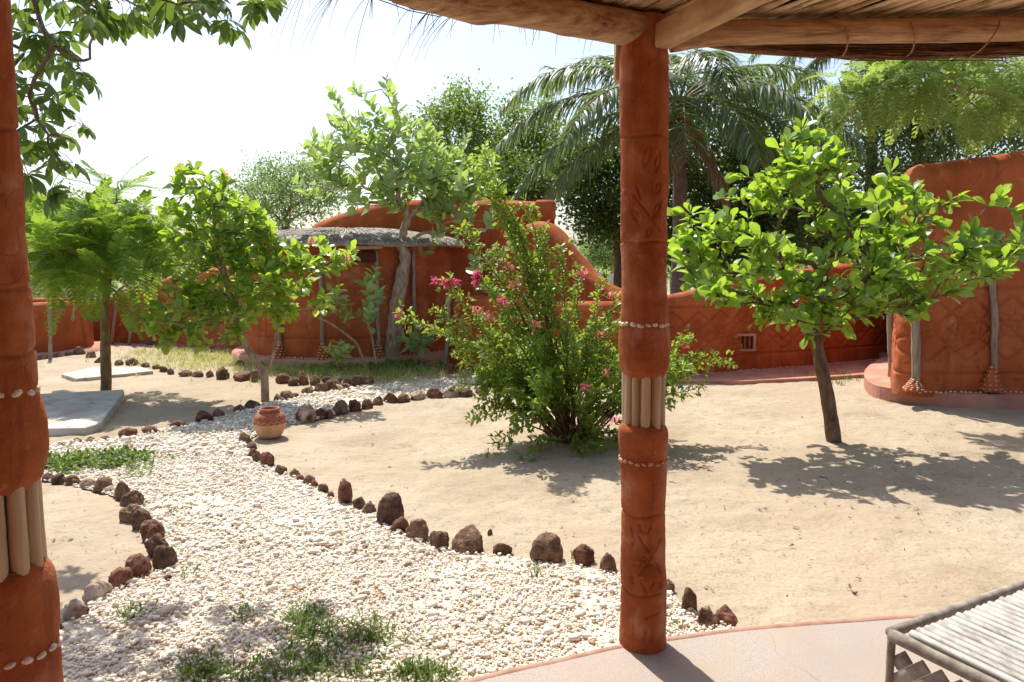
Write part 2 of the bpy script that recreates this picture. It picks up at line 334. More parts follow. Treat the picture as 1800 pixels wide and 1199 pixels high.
M['leaf_cashew_b'] = leafmat('young_cashew_leaf', [(0.12, (0.05, 0.11, 0.018)), (0.42, (0.09, 0.18, 0.03)), (0.76, (0.16, 0.25, 0.035)), (0.90, (0.28, 0.27, 0.05)), (0.99, (0.42, 0.17, 0.07))], (0.44, 0.60, 0.05), 0.46, 0.36, 0.55)
M['leaf_calo'] = leafmat('milkweed_leaf', [(0.1, (0.13, 0.21, 0.08)), (0.5, (0.24, 0.33, 0.15)), (0.80, (0.30, 0.38, 0.18)), (0.88, (0.46, 0.40, 0.04)), (1.0, (0.62, 0.42, 0.03))], (0.44, 0.60, 0.10), 0.40, 0.36, 0.6)
M['leaf_baobab'] = leafmat('palmate_leaf', [(0.15, (0.022, 0.058, 0.012)), (0.5, (0.045, 0.095, 0.018)), (0.85, (0.085, 0.145, 0.028)), (1.0, (0.14, 0.19, 0.035))], (0.22, 0.33, 0.04), 0.32, 0.4, 0.4)
M['leaf_feather'] = leafmat('feathery_leaf', [(0.15, (0.07, 0.15, 0.025)), (0.5, (0.12, 0.22, 0.035)), (0.9, (0.20, 0.29, 0.05))], (0.36, 0.50, 0.05), 0.42, 0.5, 0.3)
M['leaf_lime'] = leafmat('lime_feather_leaf', [(0.15, (0.13, 0.20, 0.055)), (0.5, (0.18, 0.26, 0.08)), (0.9, (0.25, 0.32, 0.11))], (0.40, 0.52, 0.11), 0.45, 0.5, 0.35)
M['leaf_bush'] = leafmat('bush_leaf', [(0.12, (0.065, 0.14, 0.022)), (0.45, (0.115, 0.21, 0.03)), (0.8, (0.18, 0.27, 0.04)), (1.0, (0.28, 0.32, 0.055))], (0.42, 0.56, 0.05), 0.45, 0.4, 0.45, 3.0, gain=1.1)
M['leaf_palm'] = leafmat('palm_leaflet', [(0.1, (0.05, 0.085, 0.036)), (0.5, (0.085, 0.125, 0.052)), (0.82, (0.14, 0.175, 0.075)), (1.0, (0.36, 0.29, 0.11))], (0.24, 0.32, 0.085), 0.32, 0.42, 0.5)
M['leaf_dead'] = leafmat('dead_palm_leaflet', [(0.1, (0.16, 0.11, 0.06)), (0.9, (0.34, 0.25, 0.14))], (0.4, 0.3, 0.15), 0.3, 0.7, 0.2, gain=1.0)
M['leaf_dark'] = leafmat('dark_evergreen_leaf', [(0.1, (0.025, 0.055, 0.013)), (0.5, (0.05, 0.10, 0.02)), (0.9, (0.10, 0.16, 0.03))], (0.22, 0.34, 0.04), 0.32, 0.45, 0.35, gain=1.0)
M['leaf_mid'] = leafmat('mid_green_leaf', [(0.1, (0.05, 0.10, 0.018)), (0.5, (0.085, 0.15, 0.03)), (0.9, (0.15, 0.21, 0.045))], (0.30, 0.42, 0.05), 0.38, 0.5, 0.3)
M['leaf_acacia'] = leafmat('acacia_leaf', [(0.1, (0.09, 0.155, 0.055)), (0.5, (0.14, 0.215, 0.08)), (0.9, (0.20, 0.28, 0.11))], (0.30, 0.42, 0.12), 0.42, 0.55, 0.25)
M['grass'] = leafmat('grass_blade', [(0.1, (0.035, 0.08, 0.018)), (0.6, (0.08, 0.14, 0.03)), (0.85, (0.16, 0.20, 0.05)), (1.0, (0.32, 0.28, 0.10))], (0.26, 0.36, 0.06), 0.4, 0.5, 0.3, gain=1.0)
M['creeper'] = leafmat('creeper_leaf', [(0.1, (0.05, 0.10, 0.025)), (0.5, (0.10, 0.17, 0.04)), (1.0, (0.20, 0.25, 0.07))], (0.30, 0.42, 0.07), 0.4, 0.5, 0.3, gain=1.0)
M['grass_dry'] = leafmat('dry_grass_blade', [(0.1, (0.20, 0.24, 0.07)), (0.5, (0.36, 0.36, 0.13)), (1.0, (0.56, 0.48, 0.24))], (0.46, 0.46, 0.14), 0.4, 0.6, 0.2)
M['litter'] = pmat('leaf_litter', [(0.3, (0.17, 0.09, 0.05)), (0.7, (0.36, 0.21, 0.12))], 40, 3, 0.9, ())
M['pink'] = leafmat('pink_petal', [(0.1, (0.42, 0.04, 0.13)), (0.6, (0.60, 0.10, 0.22)), (1.0, (0.68, 0.26, 0.30))], (0.72, 0.14, 0.22), 0.4, 0.6, 0.2)
M['salmon'] = leafmat('salmon_petal', [(0.1, (0.55, 0.12, 0.11)), (0.6, (0.66, 0.24, 0.18)), (1.0, (0.70, 0.38, 0.26))], (0.75, 0.3, 0.2), 0.4, 0.6, 0.2)
M['coconut'] = pmat('green_coconut', [(0.3, (0.14, 0.19, 0.03)), (0.7, (0.30, 0.30, 0.06))], 8, 4, 0.5, ())
M['spadix'] = pmat('orange_spadix', [(0.3, (0.45, 0.19, 0.02)), (0.7, (0.66, 0.36, 0.05))], 20, 4, 0.7, ())
M['plaster_cream'] = pmat('cream_plaster', [(0.3, (0.52, 0.44, 0.36)), (0.7, (0.68, 0.60, 0.52))], 2, 6, 0.9, ())
M['white'] = pmat('white_glaze', [(0.3, (0.7, 0.68, 0.64)), (0.7, (0.8, 0.79, 0.76))], 5, 2, 0.4, ())
M['recess_shade'] = pmat('recess_shade', [(0.3, (0.06, 0.022, 0.016)), (0.7, (0.12, 0.04, 0.026))], 8, 4, 0.95, ())  # shade of openings and gaps put into the clay colour

# ================================================================== THE SETTING
def W(*pts): return np.array([g(x, y) for x, y in pts])
PATH = W((1292, 1104), (1215, 1074), (1178, 1043), (1071, 1006), (1000, 992), (882, 977), (773, 967), (700, 937), (646, 905), (580, 873), (517, 839),
         (466, 820), (437, 792), (428, 776), (500, 748), (530, 745), (600, 727), (683, 707), (763, 700), (815, 697), (900, 692), (900, 668), (760, 668),
         (660, 678), (603, 684), (537, 695), (467, 709), (417, 725), (355, 742), (307, 750), (260, 762), (218, 770), (157, 777), (100, 783), (40, 790),
         (-100, 800), (-100, 846), (82, 846), (122, 854), (175, 865), (214, 878), (226, 893), (245, 932), (270, 979), (280, 1003), (236, 1017), (165, 1056),
         (128, 1089), (0, 1150), (-300, 1290), (-100, 1900), (790, 1290), (1000, 1200), (1200, 1160))
PATIO_EDGE = [g(x, y, .08) for x, y in ((-700, 1900), (-150, 1560), (250, 1385), (520, 1285), (700, 1226), (790, 1200), (900, 1173), (1000, 1151), (1090, 1131), (1180, 1118), (1300, 1102), (1450, 1090),
                                        (1620, 1078), (1800, 1066), (2300, 1046), (3200, 1030))]
PATIO_EDGE = spline(PATIO_EDGE, 120)
TREE_R = g(1468, 782); TREE_L = g(466, 704); FLAM = g(186, 692); CALO = g(688, 640); BUSH = g(1005, 778)

def axis_pts(lo, hi, step, far, grow=1.25):
    core = np.arange(lo, hi + 1e-6, step); out = []; s = step; p = hi
    while p < far: s *= grow; p += s; out.append(p)
    neg = []; s = step; p = lo
    while p > -far: s *= grow; p -= s; neg.append(p)
    return np.concatenate([neg[::-1], core, out])
def ground():
    xs = axis_pts(-7.5, 7.0, 0.045, 600); ys = axis_pts(1.2, 12.5, 0.045, 700)
    X, Y = np.meshgrid(xs, ys); P = np.stack([X, Y, np.zeros_like(X)], -1)
    z = 0.012 * fbm(P, 0.9, 2, 3) + 0.010 * fbm(P, 3.5, 3, 5) + 0.004 * vnoise(P, 14, 8)
    # trodden hollows
    for _ in range(300):
        cx, cy = rng.uniform(-1, 5.5), rng.uniform(3.2, 9); a = rng.uniform(0, 3.14); ca, sa = math.cos(a), math.sin(a)
        u = (X - cx) * ca + (Y - cy) * sa; v = -(X - cx) * sa + (Y - cy) * ca
        q = (u / .13) ** 2 + (v / .055) ** 2; am = rng.uniform(.4, 1.2); z -= am * (0.017 * np.exp(-q * 1.6) - 0.009 * np.exp(-(np.sqrt(q) - 1.25) ** 2 * 5))
    z += 0.05 * np.exp(-((X - TREE_R[0]) ** 2 + (Y - TREE_R[1]) ** 2) / .09)
    z += 0.06 * np.exp(-((X - BUSH[0]) ** 2 + (Y - BUSH[1]) ** 2) / .4)
    z = np.minimum(z, 0.03)
    ins = inpoly(X, Y, PATH); pin = inpoly(X, Y, np.concatenate([PATIO_EDGE, [[12, -6, 0], [-12, -6, 0]]]))
    z[ins] = np.minimum(z[ins], 0.0) - 0.012; z[pin] = -0.03
    far = np.clip((np.hypot(X, Y - 5) - 14) / 10, 0, 1); z = z * (1 - far)
    V = np.stack([X, Y, z], -1).reshape(-1, 3); ny, nx = X.shape
    i = (np.arange(ny - 1)[:, None] * nx + np.arange(nx - 1)[None, :]).ravel()
    o = mobj('sandy_ground', V, np.stack([i, i + 1, i + nx + 1, i + nx], -1), M['sand'])
    tag(o, 'trodden pale sand floor of the garden court', kind='structure')
ground()

def polysheet(name, poly, z, mat, label, thick=0.0):
    import bmesh
    bm = bmesh.new(); vs = [bm.verts.new((p[0], p[1], z)) for p in poly]; f = bm.faces.new(vs)
    if f.normal.z < 0: f.normal_flip()
    bmesh.ops.triangulate(bm, faces=[f])
    if thick:
        r = bmesh.ops.extrude_face_region(bm, geom=bm.faces[:]); bmesh.ops.translate(bm, vec=(0, 0, -thick), verts=[e for e in r['geom'] if isinstance(e, bmesh.types.BMVert)])
        bmesh.ops.recalc_face_normals(bm, faces=bm.faces[:])
    me = bpy.data.meshes.new(name); bm.to_mesh(me); bm.free(); me.materials.append(mat)
    o = bpy.data.objects.new(name, me); COL.objects.link(o); WO[o.name] = np.zeros(3)
    tag(o, label, kind='structure'); return o
polysheet('gravel_path', PATH, 0.004, M['gravel_bed'], 'pale bed of the white gravel garden path')

def gravel():
    tv, tf = ico(1)
    xmin, ymin = PATH[:, 0].min(), PATH[:, 1].min(); pts = []; sizes = []
    for (y0, y1, sp) in ((2.2, 3.9, 0.0148), (3.9, 6.0, 0.0195), (6.0, 12.0, 0.030)):
        xs = np.arange(-6.5, 2.6, sp); ys = np.arange(y0, y1, sp)
        X, Y = np.meshgrid(xs, ys); X = X + rng.uniform(-.6, .6, X.shape) * sp; Y = Y + rng.uniform(-.6, .6, X.shape) * sp
        px = np.abs(X) / Y
        k = inpoly(X, Y, PATH) & (px < 0.8) & ~inpoly(X, Y, np.concatenate([PATIO_EDGE + [0, .01, 0], [[12, -6, 0], [-12, -6, 0]]]))
        bare = vnoise(np.stack([X, Y, 0 * X], -1), 2.6, 12) + .5 * vnoise(np.stack([X, Y, 0 * X], -1), 7, 13); k &= (bare > -.62) | (rng.random(X.shape) < .35)
        X = X[k]; Y = Y[k]; pts.append(np.stack([X, Y], -1)); sizes.append(np.full(len(X), sp))
    P = np.concatenate(pts); S = np.concatenate(sizes) * rng.lognormal(-.84, .46, len(P)); q = len(P)
    # a few stones have strayed onto the sand
    a = rng.uniform(0, 2 * math.pi, (q, 3)); R = np.zeros((q, 3, 3)); c, s = np.cos(a), np.sin(a)
    Rz = np.zeros((q, 3, 3)); Rz[:, 0, 0] = c[:, 0]; Rz[:, 0, 1] = -s[:, 0]; Rz[:, 1, 0] = s[:, 0]; Rz[:, 1, 1] = c[:, 0]; Rz[:, 2, 2] = 1
    t = rng.uniform(-.6, .6, q); Rx = np.zeros((q, 3, 3)); Rx[:, 0, 0] = 1; Rx[:, 1, 1] = np.cos(t); Rx[:, 1, 2] = -np.sin(t); Rx[:, 2, 1] = np.sin(t); Rx[:, 2, 2] = np.cos(t)
    D = np.zeros((q, 3, 3)); D[:, 0, 0] = S * rng.uniform(.8, 1.35, q); D[:, 1, 1] = S * rng.uniform(.65, 1.0, q); D[:, 2, 2] = S * rng.uniform(.35, .65, q)
    A = Rz @ Rx @ D
    T = np.stack([P[:, 0], P[:, 1], 0.006 + S * .25 + rng.uniform(0, .007, q) + .006 * vnoise(np.stack([P[:, 0], P[:, 1], 0 * P[:, 0]], -1), 2.2)], -1)
    V = np.einsum('qij,nj->qni', A, tv) * (1 + rng.uniform(-.32, .32, (q, len(tv), 1))) + T[:, None]
    F = (tf[None] + (np.arange(q) * len(tv))[:, None, None]).reshape(-1, 3)
    o = mobj('gravel', V.reshape(-1, 3), F, M['gravel'], smooth=False)
    tag(o, 'loose white gravel covering the winding path', 'gravel', kind='stuff'); print('gravel', q)
gravel()

# patio: slab with a red cement lip along its curved edge
inner = PATIO_EDGE.copy(); tg = nrm(np.gradient(PATIO_EDGE, axis=0)); nr = np.stack([-tg[:, 1], tg[:, 0], 0 * tg[:, 0]], -1)   # outward normal
inner = PATIO_EDGE - nr * 0.035
polysheet('patio', list(inner) + [np.array([9, -4, 0]), np.array([-9, -4, 0])], 0.08, M['patio'], 'pale speckled cement floor of the veranda', 0.14)
mb = MB(); lip = []
for k, (off, z) in enumerate(((-.0355, .0795), (-.030, .0835), (-.012, .084), (-.003, .078), (.001, .06), (.002, -.05))):
    p = PATIO_EDGE + nr * off; p = p.copy(); p[:, 2] = z; p += nr * (0.006 * vnoise(p, 7))[:, None]; lip.append(p)
L_ = np.stack(lip, 1); n, k = L_.shape[:2]; i = (np.arange(n - 1)[:, None] * k + np.arange(k - 1)[None]).ravel()
o = mobj('patio_edge', L_.reshape(-1, 3), np.stack([i, i + 1, i + k + 1, i + k], -1), M['patio_rim']); tag(o, 'rounded red cement lip along the veranda floor', kind='structure')

# ------------------------------------------------------------------ mud walls
def resample(P, step):
    P = np.asarray(P, float); d = np.r_[0, np.cumsum(np.linalg.norm(np.diff(P[:, :2], axis=0), axis=1))]; n = max(3, int(d[-1] / step) + 1)
    s = np.linspace(0, d[-1], n); return np.stack([np.interp(s, d, P[:, k]) for k in range(P.shape[1])], -1), s
def wall_strip(name, plan, z0, thick, mat, parent, res=0.03, groove=None, lump=0.018, seed=0, flip=None, rise=0.0):
    """plan rows: x, y, ztop. Front face looks at the camera. groove(s, z) gives a depth."""
    Q, s = resample(plan, res); n = len(Q); T = nrm(np.gradient(Q[:, :2], axis=0)); N = np.stack([T[:, 1], -T[:, 0]], -1)
    if flip is None:
        mid = n // 2; flip = -1 if np.dot(N[mid], -Q[mid, :2]) < 0 else 1
    N = N * flip; zt = Q[:, 2] + 0.012 * vnoise(np.stack([s, 0 * s, 0 * s], -1), 3, seed)
    r = thick / 2 * .9; hmax = (zt - z0).max(); nf = max(6, int((hmax - r) / res)); prof = []
    for k in range(nf + 1): prof.append((thick / 2, k / nf, 0))
    for k in range(1, 7): a = math.pi * k / 7; prof.append((math.cos(a) * thick / 2, 1, math.sin(a) * r))
    for k in range(4): prof.append((-thick / 2, 1 - k / 3, 0))
    m = len(prof); V = np.zeros((n, m, 3))
    for k, (off, v, up) in enumerate(prof):
        z = z0 + v * (zt - r - z0) + up; V[:, k, 0] = Q[:, 0] + N[:, 0] * off; V[:, k, 1] = Q[:, 1] + N[:, 1] * off; V[:, k, 2] = z
    d = lump * fbm(V, 1.6, 3, seed) + 0.005 * vnoise(V, 12, seed + 4)
    if groove is not None:
        gd = groove(np.repeat(s[:, None], nf + 1, 1), V[:, :nf + 1, 2]); d[:, :nf + 1] -= gd
    sg = np.ones(m); sg[nf + 4:] = -1
    V[:, :, 0] += N[:, 0:1] * d * sg; V[:, :, 1] += N[:, 1:2] * d * sg
    i = (np.arange(n - 1)[:, None] * m + np.arange(m - 1)[None]).ravel(); F = np.stack([i, i + 1, i + m + 1, i + m], -1)
    Vf = V.reshape(-1, 3); c0 = V[0].mean(0); c1 = V[-1].mean(0); Vf = np.concatenate([Vf, [c0, c1]]); nv = n * m
    a = np.arange(m); b = (a + 1) % m
    caps = np.concatenate([np.stack([np.full(m, nv), b, a], -1), np.stack([np.full(m, nv + 1), (n - 1) * m + a, (n - 1) * m + b], -1)])
    return mobj(name, Vf, [F, caps], mat, parent)
def gline(d, w, dep): return dep * np.exp(-(d / w) ** 2)
def diamonds(s0, per, zc, h, ztop, zbot, w=0.013, dep=0.026, circle=True):
    def f(s, z):
        u = np.abs((((s - s0) / per) % 1) - .5) * 2; v = np.abs(z - zc) / h; sc = 1 / math.hypot(2 / per, 1 / h)
        e = gline((u + v - 1) * sc, w, dep); e = np.maximum(e, gline((np.abs(u - 1) + v - 1) * sc, w, dep) * (v < 1.0))
        e = np.maximum(e, gline((u + v - .55) * sc, w, dep))
        if circle:
            du = ((((s - s0) / per) % 1) - .5) * per
            e = np.maximum(e, gline(np.hypot(du, z - zc) - .13, w, dep)); e = np.maximum(e, gline(np.hypot(du, z - zc) - .06, w, dep))
            du2 = ((((s - s0) / per + .5) % 1) - .5) * per; e = np.maximum(e, gline(np.hypot(du2, z - zc) - .09, w, dep))
        e = e * (z < ztop) * (z > zbot); e = np.maximum(e, gline(z - ztop, w, dep)); return np.maximum(e, gline(z - zbot, w, dep))
    return f
def lathe(prof, n=64, jit=0.0, seed=0, c=(0, 0)):
    a = np.linspace(0, 2 * math.pi, n, endpoint=False); pr = np.array(prof); V = np.zeros((len(pr), n, 3))
    V[..., 0] = c[0] + pr[:, 0:1] * np.cos(a); V[..., 1] = c[1] + pr[:, 0:1] * np.sin(a); V[..., 2] = pr[:, 1:2]
    if jit:
        d = jit * fbm(V, 4, 3, seed); V[..., 2] += d; V[..., 0] += np.cos(a) * d; V[..., 1] += np.sin(a) * d
    m = len(pr); i = np.arange(m - 1)[:, None] * n; j = np.arange(n)[None]; k = (np.arange(n)[None] + 1) % n
    return V.reshape(-1, 3), np.stack([i + j, i + k, i + n + k, i + n + j], -1).reshape(-1, 4)
SHELL = None
def shell_template():
    a = np.linspace(0, math.pi, 5); V = []; 
    for t in a:
        for k in range(6):
            ph = 2 * math.pi * k / 6; V.append((math.cos(t), .68 * math.sin(t) * math.cos(ph), .6 * math.sin(t) * math.sin(ph)))
    F = [[i * 6 + k, i * 6 + (k + 1) % 6, (i + 1) * 6 + (k + 1) % 6, (i + 1) * 6 + k] for i in range(4) for k in range(6)]
    return np.array(V), np.array(F)
SHV, SHF = shell_template()
def shell_row(pts, size, parent, name='shell_row'):
    P, s = resample(np.asarray(pts)[:, :3], size * 1.5); q = len(P); T = P + rng.normal(0, size * .12, P.shape)
    a = rng.uniform(0, 6.28, q); S = size * .5 * rng.uniform(.8, 1.2, q); A = np.zeros((q, 3, 3))
    A[:, 0, 0] = np.cos(a) * S; A[:, 0, 1] = -np.sin(a) * S; A[:, 1, 0] = np.sin(a) * S; A[:, 1, 1] = np.cos(a) * S; A[:, 2, 2] = S
    V, F = many(SHV, SHF, A, T); o = mobj(name, V, F, M['shell'], parent); o['kind'] = 'stuff'; return o
def shell_cone(c, h, r, parent, mat='shell', size=.030):
    T = []
    for k in range(6):
        z = h * k / 5; rr = r * (1 - .72 * k / 5)
        for j in range(max(4, int(2 * math.pi * rr / (size * 1.75)))):
            a = 2 * math.pi * (j + .5 * (k % 2)) / max(4, int(2 * math.pi * rr / (size * 1.75))); T.append((c[0] + rr * math.cos(a), c[1] + rr * math.sin(a), c[2] + z))
    V, F = lathe([(r * .97, -.03), (r * .93, h * .12), (r * .6, h * .5), (r * .25, h), (.02, h * 1.12)], 18, .006, 4, c[:2]); V[:, 2] += c[2]; mobj('post_foot', V, F, M['mud'], parent)
    T = np.array(T); S = size * .5 * rng.uniform(.7, 1.1, len(T)); A = np.eye(3)[None] * S[:, None, None]
    V, F = many(SHV, SHF, A, T); o = mobj('shell_cluster', V, F, M['shell'], parent); o['kind'] = 'stuff'
def pole(name, a, b, r, mat, parent, wob=.012, sides=10):
    P = spline([a, b], 16); P = P + np.stack([vnoise(P, 3, 1), vnoise(P, 3, 2), 0 * P[:, 0]], -1) * wob
    V, F = tube(P, r * (1 + .1 * vnoise(P, 5, 4)), sides, True, r * .12, 14); return mobj(name, V, F, mat, parent)
def plan_px(rows, Ys=None, dense=60):
    """rows: (px, base_y, top_y): a wall foot on the ground and its crest"""
    out = []
    for k, (px, by, ty) in enumerate(rows):
        b = g(px, by) if Ys is None else at(px, by, Ys[k]); out.append((b[0], b[1], at(px, ty, b[1])[2]))
    return spline(np.array(out), dense)

# low garden wall running from the hut entrance to the right-hand building
pl = plan_px([(790, 643, 516), (860, 652, 522), (960, 660, 530), (1090, 664, 528), (1175, 664, 517), (1235, 660, 504), (1320, 653, 486), (1400, 647, 474), (1500, 638, 462), (1575, 631, 455), (1640, 626, 452)])
gw = root('garden_wall', (pl[0][0], pl[0][1], 0), 'low red mud garden wall with carved diamonds and square vent behind the slender tree', 'wall')
wall_strip('wall_body', pl, -.05, .24, M['mud'], gw, .016, diamonds(.3, .78, .62, .30, .98, .27), seed=11)
c = g(1235, 660); shell_row([pl[k] * [1, 1, 0] + [-.02, -.17, .05] for k in range(18, 56)], .036, gw)
pole('wall_post', g(788, 645) + [-.03, -.13, 0], at(788, 520, g(788, 645)[1] - .13), .035, M['wood_grey'], gw)
vy = None
def vent(px, py, parent, dy):
    # square clay grille let into the wall
    q = pl[np.argmin(np.abs(900 + FPX * pl[:, 0] / pl[:, 1] - px))]; Y = q[1] - .125 - dy; c = at(px, py, Y); s = .27; 
    mb = MB()
    for (dx, dz, sx, sz) in ((0, s / 2, s + .04, .035), (0, -s / 2, s + .04, .035), (-s / 2, 0, .035, s - .036), (s / 2, 0, .035, s - .036)): mb.add(*bbox_bev(c + np.array([dx, 0, dz * .8]), sx, .05, sz * (.8 if sx < .1 else 1), .006))
    o = mb.build('vent', M['mud_pink'], parent, smooth=False)
    mb = MB(); mb.add(*box(c + [0, .012, 0], s - .04, .02, s * .8 - .04)); b = mb.build('vent_back', M['recess_shade'], o, smooth=False)  # dark back paints the shade behind the grille
    for k in range(3):
        mb = MB(); mb.add(*box(c + [(k - 1) * .065, -.004, 0], .022, .02, s * .8 - .036)); mb.build('vent_bar', M['mud'], o, smooth=False)
vent(1309, 602, gw, .012)
ap = [g(1060, 690), g(1180, 676), g(1300, 676), g(1420, 670), g(1520, 664), g(1600, 650), g(1600, 625)] + [np.array([q[0], q[1], 0]) for q in pl[::-1][:36]]
polysheet('wall_apron', ap, .045, M['mud_pink'], 'worn pink cement strip along the garden wall', .06)

# platform and building on the right
PF = [g(x, y) for x, y in ((1560, 640), (1528, 660), (1518, 678), (1535, 698), (1590, 708), (1680, 716), (1800, 719), (2100, 722), (2700, 725))]
PF = list(spline(PF, 50)) + [np.array([16, 18, 0]), np.array([5.6, 14, 0])]
polysheet('platform', PF, .15, M['mud_pink'], 'raised pink cement platform round the right-hand building', .2)
FL = g(1593, 686, .15); Yb = FL[1]
sidev = nrm(np.array([FL[0] - .28, FL[1]])); back = FL[:2] + sidev * 4.0
cr = .16; arc = []
d1 = -sidev; d2 = np.array([1.0, 0.0])
p0 = FL[:2] - d1 * cr; p1 = FL[:2] + d2 * cr
for t in np.linspace(0, 1, 8): arc.append((1 - t) ** 2 * p0 + 2 * t * (1 - t) * FL[:2] + t * t * p1)
zt0 = at(1594, 288, Yb)[2]; zt1 = at(1790, 262, Yb)[2]
bp = [(*back, zt0 + .05)] + [(*q, zt0 + .02 * k / 8) for k, q in enumerate(arc)] + [(at(1790, 686, Yb)[0], Yb, zt1), (at(1800, 686, Yb)[0], Yb + .01, zt1 - .12), (FL[0] + 4.5, Yb, zt1 - .15)]
rb = root('mud_building', (FL[0], FL[1], 0), 'tall red mud building on a pink platform at the right', 'building')
sl = 4.0 + cr
wall_strip('wall_body', bp, .10, .30, M['mud'], rb, .0165, diamonds(sl - .1, .86, .86, .36, 1.30, .36), seed=21, lump=.022)
rp = np.array([[back[0] + .1, back[1], zt0 - .25], [FL[0] + .1, FL[1] + .1, zt0 - .25], [FL[0] + 4.4, FL[1] + .1, zt0 - .25], [FL[0] + 6, FL[1] + 4, zt0 - .25]])
mobj('roof_deck', rp, np.array([[0, 1, 2, 3]]), M['mud'], rb, False)
for px, yb, yt, r in ((1608, 682, 480, .045), (1746, 655, 445, .032)):
    a = at(px, yb, Yb - .17); pole('wall_post', a, at(px - 2 if px < 1700 else px - 4, yt, Yb - .17), r, M['wood_grey'], rb, .02)
shell_cone(at(1742, 683, Yb - .18), .24, .10, rb); shell_cone(at(1606, 683, Yb - .2), .10, .10, rb)
shell_row([at(1618, 689, Yb - .20), at(1900, 689, Yb - .20)], .036, rb)
ew = root('entrance_post', tuple(g(1568, 662, 0.15)), 'straight grey wooden post at the shaded doorway of the right building', 'post')
a = g(1568, 662, .15); pole('post_shaft', a, at(1566, 470, a[1]), .05, M['wood_grey'], ew)
mb = MB(); mb.add(*bbox_bev(at(1570, 350, FL[1] + .55), .34, .9, .12, .03)); mb.build('door_hood', M['mud'], rb)

# round hut in the middle distance
HC = np.array([-2.80, 12.95]); HR = 1.70
hut = root('round_hut', (HC[0], HC[1], 0), 'round red mud hut with grey thatch lid behind the big tan trunk', 'hut')
th = np.linspace(-math.pi * 1.02, math.pi * .02, 140); ring = np.stack([HC[0] + HR * np.cos(th), HC[1] + HR * np.sin(th), np.full(140, 1.92)], -1)
wall_strip('wall_body', ring, -.02, .22, M['mud'], hut, .022, diamonds(.2, .82, 1.12, .36, 1.52, .42), seed=31)
th2 = np.linspace(.02, math.pi - .02, 40); ring2 = np.stack([HC[0] + HR * np.cos(th2), HC[1] + HR * np.sin(th2), np.full(40, 1.92)], -1)
wall_strip('rear_wall', ring2, -.02, .22, M['mud'], hut, .08, seed=32)
pr = [(1.5, 1.90), (1.8, 1.85), (1.96, 1.81), (2.01, 1.83), (2.02, 1.88), (1.95, 1.93), (1.7, 2.01), (1.3, 2.12), (.9, 2.20), (.5, 2.24), (.2, 2.26), (.01, 2.27)]
pr = [(a, b if b < 1.93 else 1.93 + (b - 1.93) * .62) for a, b in pr]; V, F = lathe(pr, 180, .022, 5, HC); mobj('thatch_roof', V, F, M['thatch_grey'], hut)
mb = MB(); q_ = np.random.default_rng(77)
for k in range(2600):       # straw laid down the roof, ends hanging ragged at the eave
    t_ = q_.uniform(0, 2 * math.pi); r1_ = q_.choice([2.03 + q_.uniform(-.05, .10), q_.uniform(.9, 1.95)], p=[.55, .45]); r0_ = r1_ - q_.uniform(.25, .6); P = []
    for u_ in np.linspace(r0_, r1_, 4): P.append((HC[0] + u_ * math.cos(t_ + (u_ - r0_) * q_.normal(0, .04)), HC[1] + u_ * math.sin(t_), np.interp(u_, [0, .5, .9, 1.3, 1.7, 1.95, 2.03, 2.14], [2.14, 2.122, 2.097, 2.048, 1.98, 1.93, 1.88, 1.81]) + q_.uniform(.0, .03)))
    mb.add(*tube(np.array(P), q_.uniform(.004, .009), 3, False))
o = mb.build('thatch_straw', M['thatch_grey'], hut); o['kind'] = 'stuff'
mb = MB(); V, F = lathe([(HR + .08, .12), (HR + .26, .115), (HR + .30, .09), (HR + .32, -.02)], 90, .012, 6, HC); o = mobj('plinth', V, F, M['mud_pink'], hut)
def on_hut(px):
    # angle on the hut's near side under a pixel column
    k = (px - 900) / FPX; best = min(np.linspace(-math.pi, 0, 721), key=lambda t: abs((HC[0] + (HR + .13) * math.cos(t)) / (HC[1] + (HR + .13) * math.sin(t)) - k) + (0 if math.sin(t) < -.1 else 9)); return best
for px in (490, 565, 663, 727):
    t = on_hut(px); x, y = HC[0] + (HR + .14) * math.cos(t), HC[1] + (HR + .14) * math.sin(t)
    pole('wall_post', (x, y, .1), (x, y, 1.75), .032, M['wood_grey'], hut, .015); shell_cone((x, y, .13), .22, .09, hut, size=.036)
tt = np.linspace(on_hut(470), on_hut(775), 60); shell_row(np.stack([HC[0] + (HR + .17) * np.cos(tt), HC[1] + (HR + .17) * np.sin(tt), np.full(60, .13)], -1), .036, hut)
t = on_hut(640); wx = np.array([math.cos(t), math.sin(t), 0]); wt = np.array([-math.sin(t), math.cos(t), 0]); c = np.array([HC[0], HC[1], 1.66]) + wx * (HR + .13)
mb = MB(); mb.add(*bbox_bev(c, .42, .05, .16, .01, [wt, wx, [0, 0, 1]])); o = mb.build('window_slot', M['recess_shade'], hut, smooth=False)  # dark block stands for the shade inside the window opening
mb = MB(); mb.add(*bbox_bev(c + [0, 0, .13] + wx * .08, .52, .26, .05, .015, [wt, wx, [0, 0, 1]])); mb.build('window_hood', M['mud_pink'], o, smooth=False)

